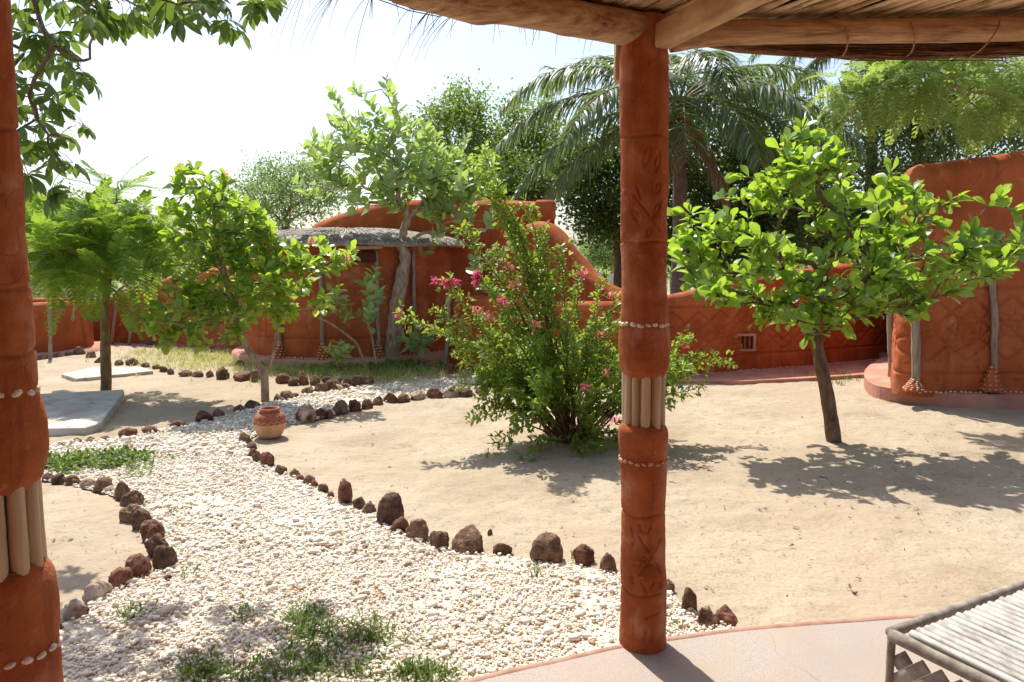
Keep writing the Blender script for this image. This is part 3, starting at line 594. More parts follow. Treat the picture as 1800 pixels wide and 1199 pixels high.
# tall wall behind the hut, and the humped wall that swoops down from it
pl2 = plan_px([(560, 620, 396), (600, 620, 378), (640, 619, 364), (700, 618, 353), (760, 618, 351), (830, 619, 357), (846, 619, 351), (905, 620, 353), (972, 620, 356)], dense=90)
tw = root('tall_wall', (pl2[4][0], pl2[4][1], 0), 'tall red mud wall rising above the grey thatch lid of the hut', 'wall')
wall_strip('wall_body', pl2, -.05, .45, M['mud'], tw, .035, seed=41, lump=.03)
mb = MB(); q = at(957, 372, pl2[-1][1] - .1); mb.add(*bbox_bev(q, .36, .5, .36, .05)); mb.build('corner_block', M['mud'], tw)
V, F = lathe([(.001, 0), (.025, .01), (.038, .03), (.03, .05), (.001, .055)], 14); q = at(797, 379, pl2[5][1] - .24); mobj('ceramic_boss', V @ np.array([[1, 0, 0], [0, 0, 1], [0, -1, 0]]) + q, F, M['white'], tw)
pl3 = plan_px([(880, 632, 452), (905, 633, 415), (925, 634, 396), (950, 635, 388), (975, 637, 396), (995, 639, 418), (1018, 641, 448), (1045, 644, 478), (1085, 647, 506), (1150, 651, 522)], dense=80)
hw = root('humped_wall', (pl3[4][0], pl3[4][1], 0), 'thick red mud wall with rounded hump sloping down behind the flowering bush', 'wall')
wall_strip('wall_body', pl3, -.05, .5, M['mud'], hw, .03, seed=51, lump=.03)
pl4 = plan_px([(60, 606, 548), (125, 604, 541), (200, 601, 521), (280, 604, 494), (360, 610, 476), (470, 618, 456)])
lw = root('boundary_wall', (pl4[10][0], pl4[10][1], 0), 'long red mud boundary wall rising towards the hut behind the feathery tree', 'wall')
wall_strip('wall_body', pl4, -.05, .28, M['mud'], lw, .03, diamonds(.2, .9, .5, .3, .86, .15, .014, .016), seed=61)
for px, by, ty in ((237, 604, 512), (205, 603, 530)):
    a = g(px, by); a = a + [0, -.2, 0]; pole('wall_post', a, at(px, ty, a[1]), .03, M['wood_grey'], lw)
LC = np.array([-8.72, 13.05]); th = np.linspace(0, -math.pi, 80); ring = np.stack([LC[0] + 1.02 * np.cos(th), LC[1] + 1.02 * np.sin(th), np.full(80, .90)], -1)
rw = root('round_enclosure', (LC[0], LC[1], 0), 'low round red mud enclosure wall at the far left', 'wall')
wall_strip('wall_body', ring, -.02, .22, M['mud'], rw, .03, seed=71)
th = np.linspace(0, math.pi, 30); ring = np.stack([LC[0] + 1.02 * np.cos(th), LC[1] + 1.02 * np.sin(th), np.full(30, .90)], -1); wall_strip('rear_wall', ring, -.02, .22, M['mud'], rw, .08, seed=72)
V, F = lathe([(1.1, .07), (1.38, .065), (1.42, -.02)], 60, .012, 8, LC); mobj('plinth', V, F, M['mud_pink'], rw)
a = at(88, 618, LC[1] - 1.12); pole('wall_post', a * [1, 1, 0], at(88, 540, LC[1] - 1.12), .028, M['wood_grey'], rw)

# unseen house wall, added behind the camera to keep sky light off the columns
hb = root('unseen_house_wall', (0, -1.6, .08), 'unseen red mud house wall added behind the veranda to darken the columns', 'building')
wall_strip('wall_body', np.array([(-2.35, 0.95, 3.1), (-2.3, -1.7, 3.1), (2, -1.7, 3.1), (6, -1.9, 3.1)], float), .0, .3, M['mud'], hb, .12, seed=81, flip=-1)  # left return added to darken the left column

# far things glimpsed past the walls
fh = root('far_house', (-15.8, 24, 0), 'pale far house seen low at the left edge beyond the walls', 'building')
mb = MB(); mb.add(*bbox_bev((-15.8, 24.5, .6), 2.6, 2.4, 1.2, .03)); mb.build('wall_body', M['plaster_cream'], fh, False)
mb = MB(); mb.add(np.array([[-17.3, 23.1, 1.2], [-14.3, 23.1, 1.2], [-14.3, 25.9, 1.2], [-17.3, 25.9, 1.2], [-17.3, 24.5, 1.75], [-14.3, 24.5, 1.75]]), [np.array([[0, 1, 5, 4], [3, 4, 5, 2]]), np.array([[0, 4, 3], [1, 2, 5]])]); mb.build('roof', M['mud_pink'], fh, False)
fw = tag(MB().add(*bbox_bev((2.6, 34, .55), 9, .3, 1.1, .05)).build('far_wall', M['plaster_cream'], smooth=False, origin=(2.6, 34, 0)), 'pale far wall glimpsed through the gap beside the humped wall', 'wall')

# concrete slabs on the left
def slab(name, pts, h, label):
    P = [g(*p) for p in pts]; c = np.mean(P, 0); me_o = polysheet(name, P, h, M['concrete'], label, h + .02); del me_o['kind']; tag(me_o, label, 'concrete slab', 'concrete slabs under the feathery tree')
    b = me_o.modifiers.new('b', 'BEVEL'); b.width = .012; b.segments = 2; b.limit_method = 'ANGLE'
slab('concrete_slab', [(-40, 772), (150, 769), (178, 760), (219, 702), (218, 698), (-40, 712)], .09, 'grey concrete slab in dappled shade, nearer of the two slabs')
slab('concrete_slab', [(108, 664), (135, 672), (270, 658), (248, 650), (165, 651)], .05, 'sunlit flat concrete slab behind the feathery tree trunk')

# ================================================================== VERANDA COLUMNS
def ring_grid(prof, n, c, grooves=None, lump=.0042, seed=0, lean=(0, 0)):
    """prof rows (z, r); c = (x, y). grooves(u, z) with u measured round the front of the column"""
    z, r = np.array(prof)[:, 0], np.array(prof)[:, 1]; a = np.linspace(0, 2 * math.pi, n, endpoint=False)
    Z = np.repeat(z[:, None], n, 1); R = np.repeat(r[:, None], n, 1); A = np.repeat(a[None], len(z), 0)
    P = np.stack([np.cos(A) * .1, np.sin(A) * .1, Z], -1) + np.array([c[0] * 3, 0, 0])
    R = R + lump * fbm(P, 9, 3, seed) + lump * .9 * vnoise(P, 3, seed + 3)
    if grooves is not None:
        u = ((A - 1.5 * math.pi + math.pi) % (2 * math.pi) - math.pi) * .09; R = R - grooves(u, Z)
    X = c[0] + np.cos(A) * R + lean[0] * Z; Y = c[1] + np.sin(A) * R + lean[1] * Z
    V = np.stack([X, Y, Z], -1).reshape(-1, 3); m = len(z); i = np.arange(m - 1)[:, None] * n; j = np.arange(n)[None]; k = (np.arange(n)[None] + 1) % n
    F = np.stack([i + j, i + k, i + n + k, i + n + j], -1).reshape(-1, 4)
    b0 = np.array([[c[0] + lean[0] * z[0], c[1] + lean[1] * z[0], z[0]], [c[0] + lean[0] * z[-1], c[1] + lean[1] * z[-1], z[-1]]]); nv = len(V); jj = np.arange(n); kk = (jj + 1) % n
    V = np.concatenate([V, b0]); caps = np.concatenate([np.stack([np.full(n, nv), kk, jj], -1), np.stack([np.full(n, nv + 1), (m - 1) * n + jj, (m - 1) * n + kk], -1)])
    return V, [F, caps]
def segd(u, z, a, b):
    d = np.array([b[0] - a[0], b[1] - a[1]]); L = d @ d + 1e-12; t = np.clip(((u - a[0]) * d[0] + (z - a[1]) * d[1]) / L, 0, 1)
    return np.hypot(u - a[0] - t * d[0], z - a[1] - t * d[1])
def carving(lines, ellipses, rings, w=.0036, dep=.0068, per=.19):
    def f(u, z):
        e = np.zeros_like(u)
        for zz in rings: e = np.maximum(e, gline(z - zz - .004 * np.sin(u * 40), w * 1.15, dep * 1.1))
        u2 = ((u + per / 2) % per) - per / 2
        for pts in lines:
            for a, b in zip(pts[:-1], pts[1:]): e = np.maximum(e, gline(segd(u2, z, a, b), w, dep))
        for (cu, cz, ru, rz, an) in ellipses:
            ca, sa = math.cos(an), math.sin(an); x = (u2 - cu) * ca + (z - cz) * sa; y = -(u2 - cu) * sa + (z - cz) * ca
            q = np.hypot(x / ru, y / rz); e = np.maximum(e, gline((q - 1) * min(ru, rz), w, dep))
        return e
    return f
def prof_z(pts, step):
    pts = sorted(pts); z = np.array([p[0] for p in pts]); r = np.array([p[1] for p in pts]); zz = np.arange(z[0], z[-1], step); zz = np.r_[zz, z[-1]]
    # smooth interpolation
    rr = np.interp(zz, z, r); k = max(1, int(.012 / step)); ker = np.ones(2 * k + 1) / (2 * k + 1); rs = np.convolve(np.pad(rr, k, mode='edge'), ker, 'valid')
    return np.stack([zz, rs], -1)
shell_me = npmesh('cowrie_shell', SHV, SHF, M['shell']); shell_me2 = npmesh('cowrie_shell_daubed', SHV, SHF, M['shell_red'])
def column(label, cx, cy, low, up, stick, shells, carve, lean=(0, 0), step=.0048, n=120, nst=11):
    r_ = root('veranda_column', (cx + lean[0] * .08, cy + lean[1] * .08, .08), label, 'column')
    V, F = ring_grid(prof_z(low, step), n, (cx, cy), carve, seed=3, lean=lean); lo = mobj('lower_shaft', V, F, M['mud_col'], r_)
    V, F = ring_grid(prof_z(up, step), n, (cx, cy), carve, seed=9, lean=lean); uo = mobj('upper_shaft', V, F, M['mud_col'], r_)
    z0, z1, rr = stick
    V, F = tube([(cx + lean[0] * z0, cy + lean[1] * z0, z0 - .02), (cx + lean[0] * z1, cy + lean[1] * z1, z1 + .02)], rr * .72, 16); mobj('core', V, F, M['recess_shade'], r_)  # dark core colour paints the shade between the sticks
    for k in range(nst):
        a = 2 * math.pi * (k + .2) / nst + rng.uniform(-.05, .05); rs = rr * .24 * rng.uniform(.86, 1.12)
        P = spline([(cx + lean[0] * z0 + math.cos(a) * rr * .82, cy + lean[1] * z0 + math.sin(a) * rr * .82, z0 - .03), (cx + lean[0] * z1 + math.cos(a + .03) * rr * .82, cy + lean[1] * z1 + math.sin(a + .03) * rr * .82, z1 + .03)], 9)
        V, F = tube(P, rs * (1 + .05 * vnoise(P, 9, k)), 10, True, .0006, 60, k); mobj('stick', V, F, M['wood_stick'], r_)
    for (zs, rs, cnt, sz, par, red) in shells:
        p = uo if par == 'u' else lo
        for k in range(cnt):
            a = 2 * math.pi * (k + rng.uniform(-.12, .12)) / cnt; ct, st = math.cos(a), math.sin(a); tl = rng.uniform(-.45, .45)
            ax = np.array([-st, ct, 0]) * math.cos(tl) + np.array([0, 0, 1]) * math.sin(tl); nn = np.array([ct, st, 0]); bb = np.cross(nn, ax); s = sz * .5 * rng.uniform(.85, 1.15)
            Mx = np.eye(4); Mx[:3, 0] = ax * s; Mx[:3, 1] = bb * s; Mx[:3, 2] = nn * s; Mx[:3, 3] = (cx + lean[0] * zs + ct * rs, cy + lean[1] * zs + st * rs, zs + rng.uniform(-.004, .004))
            inst('cowrie_shell', shell_me2 if red else shell_me, Mx, p)
    return r_
CB = g(1130, 1130, .08); CX, CY = CB[0], CB[1]
zc = lambda y: float(at(1130, y, CY - .05)[2]); uc = lambda x: (x - 1130) * CY / FPX
def pl_(*pts): return [(uc(x), zc(y)) for x, y in pts]
car = carving([pl_((1103, 342), (1128, 375), (1152, 405)), pl_((1117, 350), (1110, 330)), pl_((1115, 938), (1140, 972), (1162, 1014)), pl_((1158, 945), (1136, 975), (1118, 1004)),
               pl_((1116, 915), (1119, 929), (1131, 931), (1138, 918)), pl_((1120, 1016), (1131, 1036), (1142, 1016)), pl_((1100, 925), (1108, 946), (1103, 955)), pl_((1128, 1078), (1155, 1070)), pl_((1130, 1100), (1124, 1120)), pl_((1142, 1098), (1138, 1122)), pl_((1130, 985), (1142, 985))],
              [(uc(1146), zc(368), .009, .026, -.5), (uc(1108), zc(378), .008, .022, .5), (uc(1128), zc(275), .011, .034, -.25), (uc(1148), zc(285), .010, .030, -.2), (uc(1150), zc(330), .009, .019, -.3), (uc(1131), zc(408), .007, .013, 0), (uc(1156), zc(1022), .008, .010, 0), (uc(1103), zc(1015), .008, .012, 0), (uc(1124), zc(975), .010, .008, 0)],
              [zc(240), zc(426), zc(904), zc(1040)])
low = [(.07, .090), (.085, .089), (zc(1060), .086), (zc(900), .088), (zc(830), .092), (zc(812), .0895), (zc(797), .094), (zc(770), .098), (zc(755), .094), (zc(748), .078)]
up = [(zc(664), .075), (zc(656), .088), (zc(640), .096), (zc(600), .099), (zc(580), .096), (zc(571), .0905), (zc(560), .092), (zc(500), .089), (zc(426), .092), (zc(240), .094), (zc(140), .097), (zc(90), .094), (zc(60), .085), (zc(25), .080)]
k_ = (.017, 0); up = [(z, r * (1 - .05 * (z - 1.1))) for z, r in up]
column('red mud column with stick window standing on the patio edge at centre right', CX + .0015, CY, low, up, (zc(750), zc(662), .079), ((zc(571), .0895, 20, .026, 'u', False), (zc(812), .0905, 22, .024, 'l', True)), car, (-.0165, 0))
# left column, nearer the camera
LX, LY = -1.165, 1.62
zl = lambda y: float(at(60, y, LY)[2])
lowL = [(.07, .115), (.25, .112), (zl(1160), .108), (zl(1137), .104), (zl(1115), .108), (zl(1060), .110), (zl(1020), .106), (zl(1000), .095), (zl(990), .080)]
upL = [(zl(858), .076), (zl(845), .092), (zl(800), .106), (zl(745), .107), (zl(705), .098), (zl(688), .092), (zl(672), .095), (zl(560), .094), (zl(380), .096), (zl(200), .094), (zl(0), .094), (zl(-150), .092), (2.50, .085)]
carL = carving([[(-.02, zl(520)), (.03, zl(470)), (.05, zl(400))], [(.06, zl(330)), (.05, zl(400)), (.07, zl(480))]], [(.055, zl(300), .014, .05, .2), (.02, zl(430), .012, .04, -.4), (.07, zl(450), .012, .035, .3)], [zl(225), zl(505), zl(620)], per=.19)
column('red mud column with stick window cut by the left picture edge', LX, LY, lowL, upL, (zl(1000), zl(850), .086), ((zl(688), .0935, 17, .027, 'u', False), (zl(1137), .1055, 20, .026, 'l', False)), carL)

# ================================================================== VERANDA ROOF
ZE = zc(47)
rf = root('veranda_roof', (CX, CY, 0), 'pole and reed veranda roof overhanging the top of the picture', 'roof')
leftpole = [np.array([CX + .02, CY + .02, ZE])] + [g(x, y, ZE) for x, y in ((1000, 30), (880, 14), (760, -6))] + [np.array([LX + .02, LY + .02, ZE + .02]), np.array([LX - 1.1, LY - .9, ZE + .03])]
leftpole = spline(leftpole, 60)
V, F = tube(leftpole, np.interp(np.linspace(0, 1, 60), [0, .15, .5, 1], [.062, .058, .05, .05]), 18, True, .007, 9, 2); mobj('eave_pole', V, F, M['log'], rf)
rightpole = spline([np.array([CX + .06, CY + .02, zc(60)]), at(1300, 57, CY + .02), at(1560, 54, CY + .04), at(1800, 50, CY + .06), at(2150, 42, CY + .1)], 50)
V, F = tube(rightpole, .044, 18, True, .004, 9, 4); mobj('eave_pole', V, F, M['log'], rf)
# sawn rafter from the column towards the house
A = at(1172, 60, CY - .10); B = g(1296, -4, A[2]); dv = nrm(B - A); Cc = A + dv * 1.0; side = nrm(np.cross(dv, [0, 0, 1])); upv = np.cross(side, dv)
mb = MB(); mb.add(*bbox_bev(Cc, 2.06, .062, .085, .004, [dv, side, upv])); mb.build('rafter', M['timber'], rf, False)
# reeds of the ceiling
eave = np.concatenate([leftpole[::-1], rightpole[2:]]); eave, es = resample(eave, .0235)
rdir = nrm(np.array([.58, -.81])); cnt = 0
vis = [k for k in range(len(eave)) if eave[k][0] > -.75 and eave[k][0] < 2.75]
for k in vis:
    p = eave[k]; d = nrm(np.array([rdir[0] + rng.normal(0, .075), rdir[1], .06 + rng.normal(0, .008)])); st = np.array([p[0], p[1], p[2] + .062 + rng.uniform(-.004, .006)]) - d * rng.uniform(.10, .20)
    ln = rng.uniform(1.25, 1.6); T = np.linspace(0, 1, 4)[:, None]; P = st + d * ln * T
    w_ = rng.uniform(.010, .017); V, F = tube(P, w_, 6); cz = np.concatenate([np.repeat(P[:, 2], 6), P[:1, 2], P[-1:, 2]]); V[:, 2] = cz + (V[:, 2] - cz) * .45; o = mobj('reed', V, F, M['reed'], rf); cnt += 1
print('reeds', cnt)
# thatch mat lying on the reeds
ins = []
for off, dz in ((-.16, .062), (-.05, .075), (.35, .11), (1.3, .17), (3.6, .32)):
    q = eave[::6].copy(); q[:, :2] += rdir[None] * off; q[:, 2] += dz + .012; ins.append(q)
G = np.stack(ins, 1); n, m = G.shape[:2]; T2 = G + [0, 0, .06]; Vv = np.concatenate([G.reshape(-1, 3), T2.reshape(-1, 3)]); i = (np.arange(n - 1)[:, None] * m + np.arange(m - 1)[None]).ravel(); q1 = np.stack([i, i + 1, i + m + 1, i + m], -1)
e = np.arange(n - 1) * m; off = n * m; side_f = np.stack([e, e + m, e + m + off, e + off], -1)
mobj('thatch_mat', Vv, [q1[:, ::-1], q1 + off, side_f], M['thatch'], rf)
# straw bundle under the outer edge of the right-hand eave
mb = MB()
for k in range(520):
    x0 = rng.uniform(1205, 1850); ln = rng.uniform(90, 330); x1 = min(x0 + ln, 2100); t = rng.uniform(-1, 1); v = rng.uniform(-1, 1); wv = min(1, (x0 - 1190) / 170) 
    Y0 = CY + .13 + .05 * t * wv
    yc = lambda x: np.interp(x, [1190, 1300, 1420, 1560, 1700, 1800, 2100], [66, 80, 87, 88, 87, 81, 75]); a = at(x0, yc(x0) + v * 14 * max(.35, wv), Y0); b = at(x1, yc(x1) + (v + rng.normal(0, .35)) * 13, Y0 + rng.normal(0, .01))
    mid = (a + b) / 2 + rng.normal(0, .004, 3); V, F = tube(spline([a, mid, b], 5), rng.uniform(.0012, .003), 4, False); mb.add(V, F)
V, F = tube(np.array([at(x, yc(x), CY + .13) for x in (1215, 1300, 1420, 1560, 1700, 1800, 2100)]), [.014, .029, .032, .031, .031, .029, .024], 12, True, .006, 12); mb.add(V, F)
o = mb.build('straw_bundle', M['thatch'], rf); o['kind'] = 'stuff'
# straw bundle along the left-hand eave
mb = MB()
for k in range(260):
    i0 = rng.integers(0, 42); i1 = min(59, i0 + rng.integers(5, 14)); t = rng.uniform(-1, 1); out = np.array([-.55, .83, 0]); P = leftpole[i0:i1 + 1] + out * (.055 + .03 * t) + [0, 0, .02 + rng.uniform(-.045, .04)]
    V, F = tube(P + rng.normal(0, .0025, P.shape), rng.uniform(.0014, .003), 4, False); mb.add(V, F)
o = mb.build('straw_bundle', M['thatch'], rf); o['kind'] = 'stuff'
mb = MB()
for k in range(70):
    if k < 22: x = rng.normal(605, 30)
    elif k < 38: x = rng.normal(790, 30)
    else: x = rng.uniform(560, 1075)
    j = int(np.argmin(np.abs(900 + FPX * leftpole[:, 0] / np.maximum(leftpole[:, 1], .3) - x))); p = leftpole[j] + np.array([-.55, .83, 0]) * .05 + [0, 0, -.02]
    ln = rng.uniform(.05, .26) if k < 38 else rng.uniform(.02, .10); dx = rng.normal(-.55, .25) if k < 38 else rng.normal(-.05, .15); dd = nrm(np.array([dx, .25, -.25])); P = [p]
    for s in range(6): dd = nrm(dd + np.array([0, 0, -.18])); P.append(P[-1] + dd * ln / 6)
    V, F = tube(np.array(P), np.linspace(.0013, .0004, 7), 4, False); mb.add(V, F)
o = mb.build('straw_fringe', M['thatch'], rf); o['kind'] = 'stuff'
for px in (1476, 1592, 1735):
    a0 = at(px, 55, CY + .05); P = []
    for t in np.linspace(0, 2 * math.pi, 26):
        P.append(a0 + np.array([(.05 if px != 1735 else -.07) * -math.sin(t) * .5, .035 + .092 * math.cos(t), -.014 + .068 * math.sin(t)]))
    V, F = tube(np.array(P), .0032, 6, False, .0006, 60); mobj('rope_lashing', V, F, M['rope'], rf)
mb = MB(); mb.add(*bbox_bev(at(1092, 108, CY + .07), .05, .05, .15, .004)); mb.build('bracket', M['timber'], rf, False)

# ================================================================== BAMBOO TABLE
tz = .43; t0 = g(1568, 1111, tz); u_ = nrm(np.array([.885, .465, 0])); v_ = nrm(np.array([.45, -.893, 0])); TW, TL = 1.15, .62
tb = root('bamboo_table', (t0[0] + .5, t0[1], .08), 'low bamboo table with bleached slat top at the lower right corner', 'table')
def rail(a, b, r, mat, nm='rail', sides=12):
    P = spline([a, b], 14); V, F = tube(P, r * (1 + .05 * vnoise(P, 9, 3)), sides, True, r * .05, 30); return mobj(nm, V, F, mat, tb)
zz = np.array([0, 0, 1.])
rail(t0 - u_ * .01, t0 + u_ * TW, .017, M['bamboo_grey']); rail(t0 + v_ * TL, t0 + v_ * TL + u_ * TW, .017, M['bamboo_grey'])
# front-left rail: flattened bamboo facing the camera
P = spline([t0 - v_ * .0 - u_ * .008, t0 + v_ * TL - u_ * .008], 10); V, F = tube(P, .015, 12, True, .001, 30); V[:, 2] = (V[:, 2] - tz) * 1.35 + tz - .006; mobj('rail', V, F, M['bamboo_grey'], tb)
ns = 32; sw = (TW - .03) / ns
for k in range(ns):
    a = t0 + u_ * (.028 + sw * (k + .5)) + v_ * rng.uniform(.030, .040) + zz * rng.uniform(-.001, .002); b = a + v_ * (TL - .07); P = spline([a, b], 8); P[:, 2] += .0012 * vnoise(P, 6, k)
    V, F = tube(P, sw * .47 * rng.uniform(.80, 1.05), 10, True, .0006, 40, k); V[:, 2] = tz + (V[:, 2] - tz) * .8 + .001; mobj('slat', V, F, M['bamboo'], tb)
V, F = box(t0 + u_ * TW / 2 + v_ * TL / 2 - zz * .022, TW - .05, TL - .06, .012, [u_, v_, zz]); mobj('slat_bearer', V, F, M['bamboo_grey'], tb, False)
for (a, b) in ((0, 0), (0, TL), (TW, 0), (TW, TL)):
    p = t0 + u_ * a + v_ * b; rail(p * [1, 1, 0] + zz * .081, p - zz * .012, .0125, M['bamboo_grey'], 'leg')
rail(t0 * [1, 1, 0] + zz * .14, (t0 + v_ * TL) * [1, 1, 0] + zz * .14, .014, M['bamboo_grey'], 'stretcher')
for k in range(16):   # diagonal split-bamboo infill of the end panel
    ph = tz - .055 - .15; s0 = -ph + k * .059; lo = s0; hi = s0 + ph; a_ = max(0.01, lo); b_ = min(TL - .01, hi)
    if b_ - a_ < .03: continue
    za = .15 + (a_ - lo); zb = .15 + (b_ - lo); ax = nrm(v_ * (b_ - a_) + zz * (zb - za)); c = t0 * [1, 1, 0] + v_ * (a_ + b_) / 2 + zz * (za + zb) / 2 + u_ * .004
    V, F = bbox_bev(c, np.hypot(b_ - a_, zb - za), .008, .041, .003, [ax, u_, np.cross(ax, u_)]); mobj('end_slat', V, F, M['bamboo_grey'], tb, False)

# ================================================================== CLAY POT
pc = g(475, 768); pr_ = []
ps = .145
prof = [(.001, 0), (.075, 0), (.095, .008), (.122, .05), (.138, .10), (.143, .135)]
prof2 = [(.1432, .135), (.1405, .165), (.128, .198), (.105, .222), (.082, .235)]
prof3 = [(.082, .233), (.078, .242), (.084, .252), (.092, .258), (.090, .266), (.080, .268), (.070, .258), (.064, .235), (.062, .20)]
pot = root('clay_pot', tuple(pc + [0, 0, .002]), 'round patterned clay pot on the sand at the bend of the path', 'pot')
def smoothprof(p, n):
    return [tuple(q) for q in spline(np.array([(a, b, 0) for a, b in p]), n)[:, :2]]
V, F = lathe(smoothprof(prof, 18), 56, .0012, 3); mobj('lower_body', V + pc + [0, 0, .002], F, M['clay_pale'], pot)
a = smoothprof(prof2, 26); V, F = lathe(a, 120); Vn = V.copy(); an = np.arctan2(V[:, 1], V[:, 0]); zz_ = V[:, 2]; hat = .0045 * np.maximum(0, np.sin(an * 34 + (zz_ - .135) * 190)) * (zz_ > .172); R_ = np.hypot(V[:, 0], V[:, 1]); k = 1 + hat / R_
Vn[:, 0] *= k; Vn[:, 1] *= k; sh = mobj('shoulder', Vn + pc + [0, 0, .002], F, M['clay_red'], pot)
for z_, r_ in ((.138, .1445), (.170, .1405)):
    t = np.linspace(0, 2 * math.pi, 60); V, F = tube(np.stack([np.cos(t) * r_, np.sin(t) * r_, np.full(60, z_)], -1) + pc, .0035, 6, False); mobj('raised_band', V, F, M['clay_red'], sh)
t = np.linspace(0, 2 * math.pi, 97); zg = .154 + .0125 * (2 * np.abs((t * 16 / (2 * math.pi)) % 1 - .5) * 2 - 1); V, F = tube(np.stack([np.cos(t) * .1435, np.sin(t) * .1435, zg], -1) + pc, .0038, 5, False); mobj('zigzag_band', V, F, M['clay_pale'], sh)
V, F = lathe(smoothprof(prof3, 22), 56, .001, 4); mobj('rim', V + pc + [0, 0, .002], F, M['clay_red'], pot)

# ================================================================== EDGING STONES
def rock_mesh(k, mat, sub=4):
    V, F = ico(sub); r0 = np.random.default_rng(100 + k); sq = r0.uniform(.8, 1.2, 3)
    d = .22 * fbm(V, .9, 2, k * 7) + .10 * fbm(V, 2.6, 3, k * 7 + 3); pits = np.maximum(0, vnoise(V, 5.5, k) - .15); d = d - .16 * pits - .05 * np.maximum(0, vnoise(V, 11, k + 5))
    V = V * (1 + d)[:, None] * sq
    for _ in range(6):      # broken facets
        nv = nrm(r0.normal(size=3)); c_ = r0.uniform(.45, .85); over = np.maximum(0, V @ nv - c_); V = V - nv * (over * .65)[:, None]
    tp = r0.uniform(.0, .26); hz = np.clip((V[:, 2] + 1) / 2, 0, 1); V[:, :2] *= (1.12 - tp * hz ** 1.3)[:, None]; V[:, :2] += (r0.normal(0, .22, 2))[None] * hz[:, None]
    V = V + nrm(V) * (.06 * fbm(V, 5, 3, k + 9) - .16 * np.maximum(0, vnoise(V, 4.2, k + 2) - .2) - .10 * np.maximum(0, vnoise(V, 8.5, k + 3) - .15))[:, None]; V[:, 2] = np.where(V[:, 2] < -.55, -.55 + (V[:, 2] + .55) * .25, V[:, 2])
    mn, mx = V.min(0), V.max(0); V = (V - [(mn[0] + mx[0]) / 2, (mn[1] + mx[1]) / 2, mn[2]]) / (mx - mn)      # unit box, foot at 0
    return npmesh('edging_stone', V, F, mat)
ROCKS = [rock_mesh(k, M['lava']) for k in range(12)] + [rock_mesh(20 + k, M['lava_red']) for k in range(6)] + [rock_mesh(40 + k, M['stone_pale']) for k in range(2)]
ORD = ['first', 'second', 'third', 'fourth', 'fifth', 'sixth', 'seventh', 'eighth', 'ninth', 'tenth', 'eleventh', 'twelfth', 'thirteenth', 'fourteenth', 'fifteenth', 'sixteenth', 'seventeenth', 'eighteenth', 'nineteenth', 'twentieth',
       'twenty-first', 'twenty-second', 'twenty-third', 'twenty-fourth', 'twenty-fifth', 'twenty-sixth', 'twenty-seventh', 'twenty-eighth', 'twenty-ninth', 'thirtieth', 'thirty-first', 'thirty-second']
def rocks(rows, suffix, group):
    for k, row in enumerate(rows):
        x, y, w_, h_ = row[:4]; kind = row[4] if len(row) > 4 else 'd'; special = row[5] if len(row) > 5 else None
        p = g(x, y); s = p[1] / FPX; wm = w_ * s; hm = max(h_ * s * 1.0, .03) + .015
        me = ROCKS[rng.integers(0, 12)] if kind == 'd' else ROCKS[12 + rng.integers(0, 6)] if kind == 'r' else ROCKS[18 + rng.integers(0, 2)]
        o = bpy.data.objects.new('edging_stone', me); COL.objects.link(o); dp = wm * rng.uniform(.75, 1.05)
        o.location = (p[0], p[1] + dp * .4, -.012 - .14 * hm); hm *= 1.14; o.scale = (wm * 1.0, dp * 1.0, hm * .98); o.rotation_euler = (rng.uniform(-.1, .1), rng.uniform(-.12, .12), rng.uniform(-.5, .5) + (math.pi if rng.random() < .5 else 0)); WO[o.name] = np.array(o.location)
        colr = {'d': 'dark brown lava stone', 'r': 'reddish brown lava stone', 'p': 'pale mottled stone'}[kind]
        tag(o, special or f'{colr}, {ORD[k]} {suffix}', 'stone', group)
rocks([(430, 781, 24, 21), (438, 791, 22, 14), (441, 806, 18, 18, 'r'), (452, 813, 20, 20), (466, 821, 28, 26, 'r'), (492, 835, 22, 17), (517, 839, 20, 13), (527, 845, 14, 10, 'r'), (541, 851, 21, 16), (552, 857, 16, 13, 'r'), (566, 865, 20, 13), (580, 874, 14, 9),
       (604, 885, 27, 45, 'r', 'upright finger-shaped red brown stone left of the biggest edging stone'), (628, 895, 25, 20), (648, 905, 27, 22, 'd'), (683, 923, 50, 57, 'd', 'biggest blocky brown edging stone on the border of gravel and sand'), (668, 925, 18, 20), (700, 937, 36, 28, 'r'), (737, 953, 45, 38), (773, 967, 38, 34),
       (820, 974, 58, 46, 'd', 'rounded cone-shaped brown stone in the gravel border below the bush'), (884, 977, 36, 22), (960, 991, 62, 52, 'd', 'peaked dark stone left of the centre column in the gravel border'), (1030, 994, 42, 34, 'r'), (1071, 1007, 32, 37), (1178, 1044, 20, 25), (1213, 1075, 30, 50, 'd', 'slim upright brown stone right of the centre column'), (1245, 1103, 40, 36, 'p'), (1282, 1100, 50, 30, 'r')],
      'from the clay pot in the border towards the column', 'stones edging the sand beside the gravel')
rocks([(60, 842, 24, 14), (82, 846, 22, 14), (101, 851, 25, 18), (123, 854, 28, 17), (150, 858, 30, 18, 'p'), (176, 865, 35, 24), (214, 878, 32, 33), (227, 893, 42, 28), (223, 920, 38, 32), (246, 932, 38, 38), (263, 952, 48, 36, 'r'), (271, 979, 46, 38), (282, 1004, 42, 44), (238, 1017, 46, 40, 'r'), (205, 1035, 44, 34, 'r'), (166, 1056, 50, 38, 'p'), (128, 1089, 45, 34, 'p'), (70, 1120, 50, 34)],
      'from the far end of the left curved border', 'stones edging the bed beside the left column')
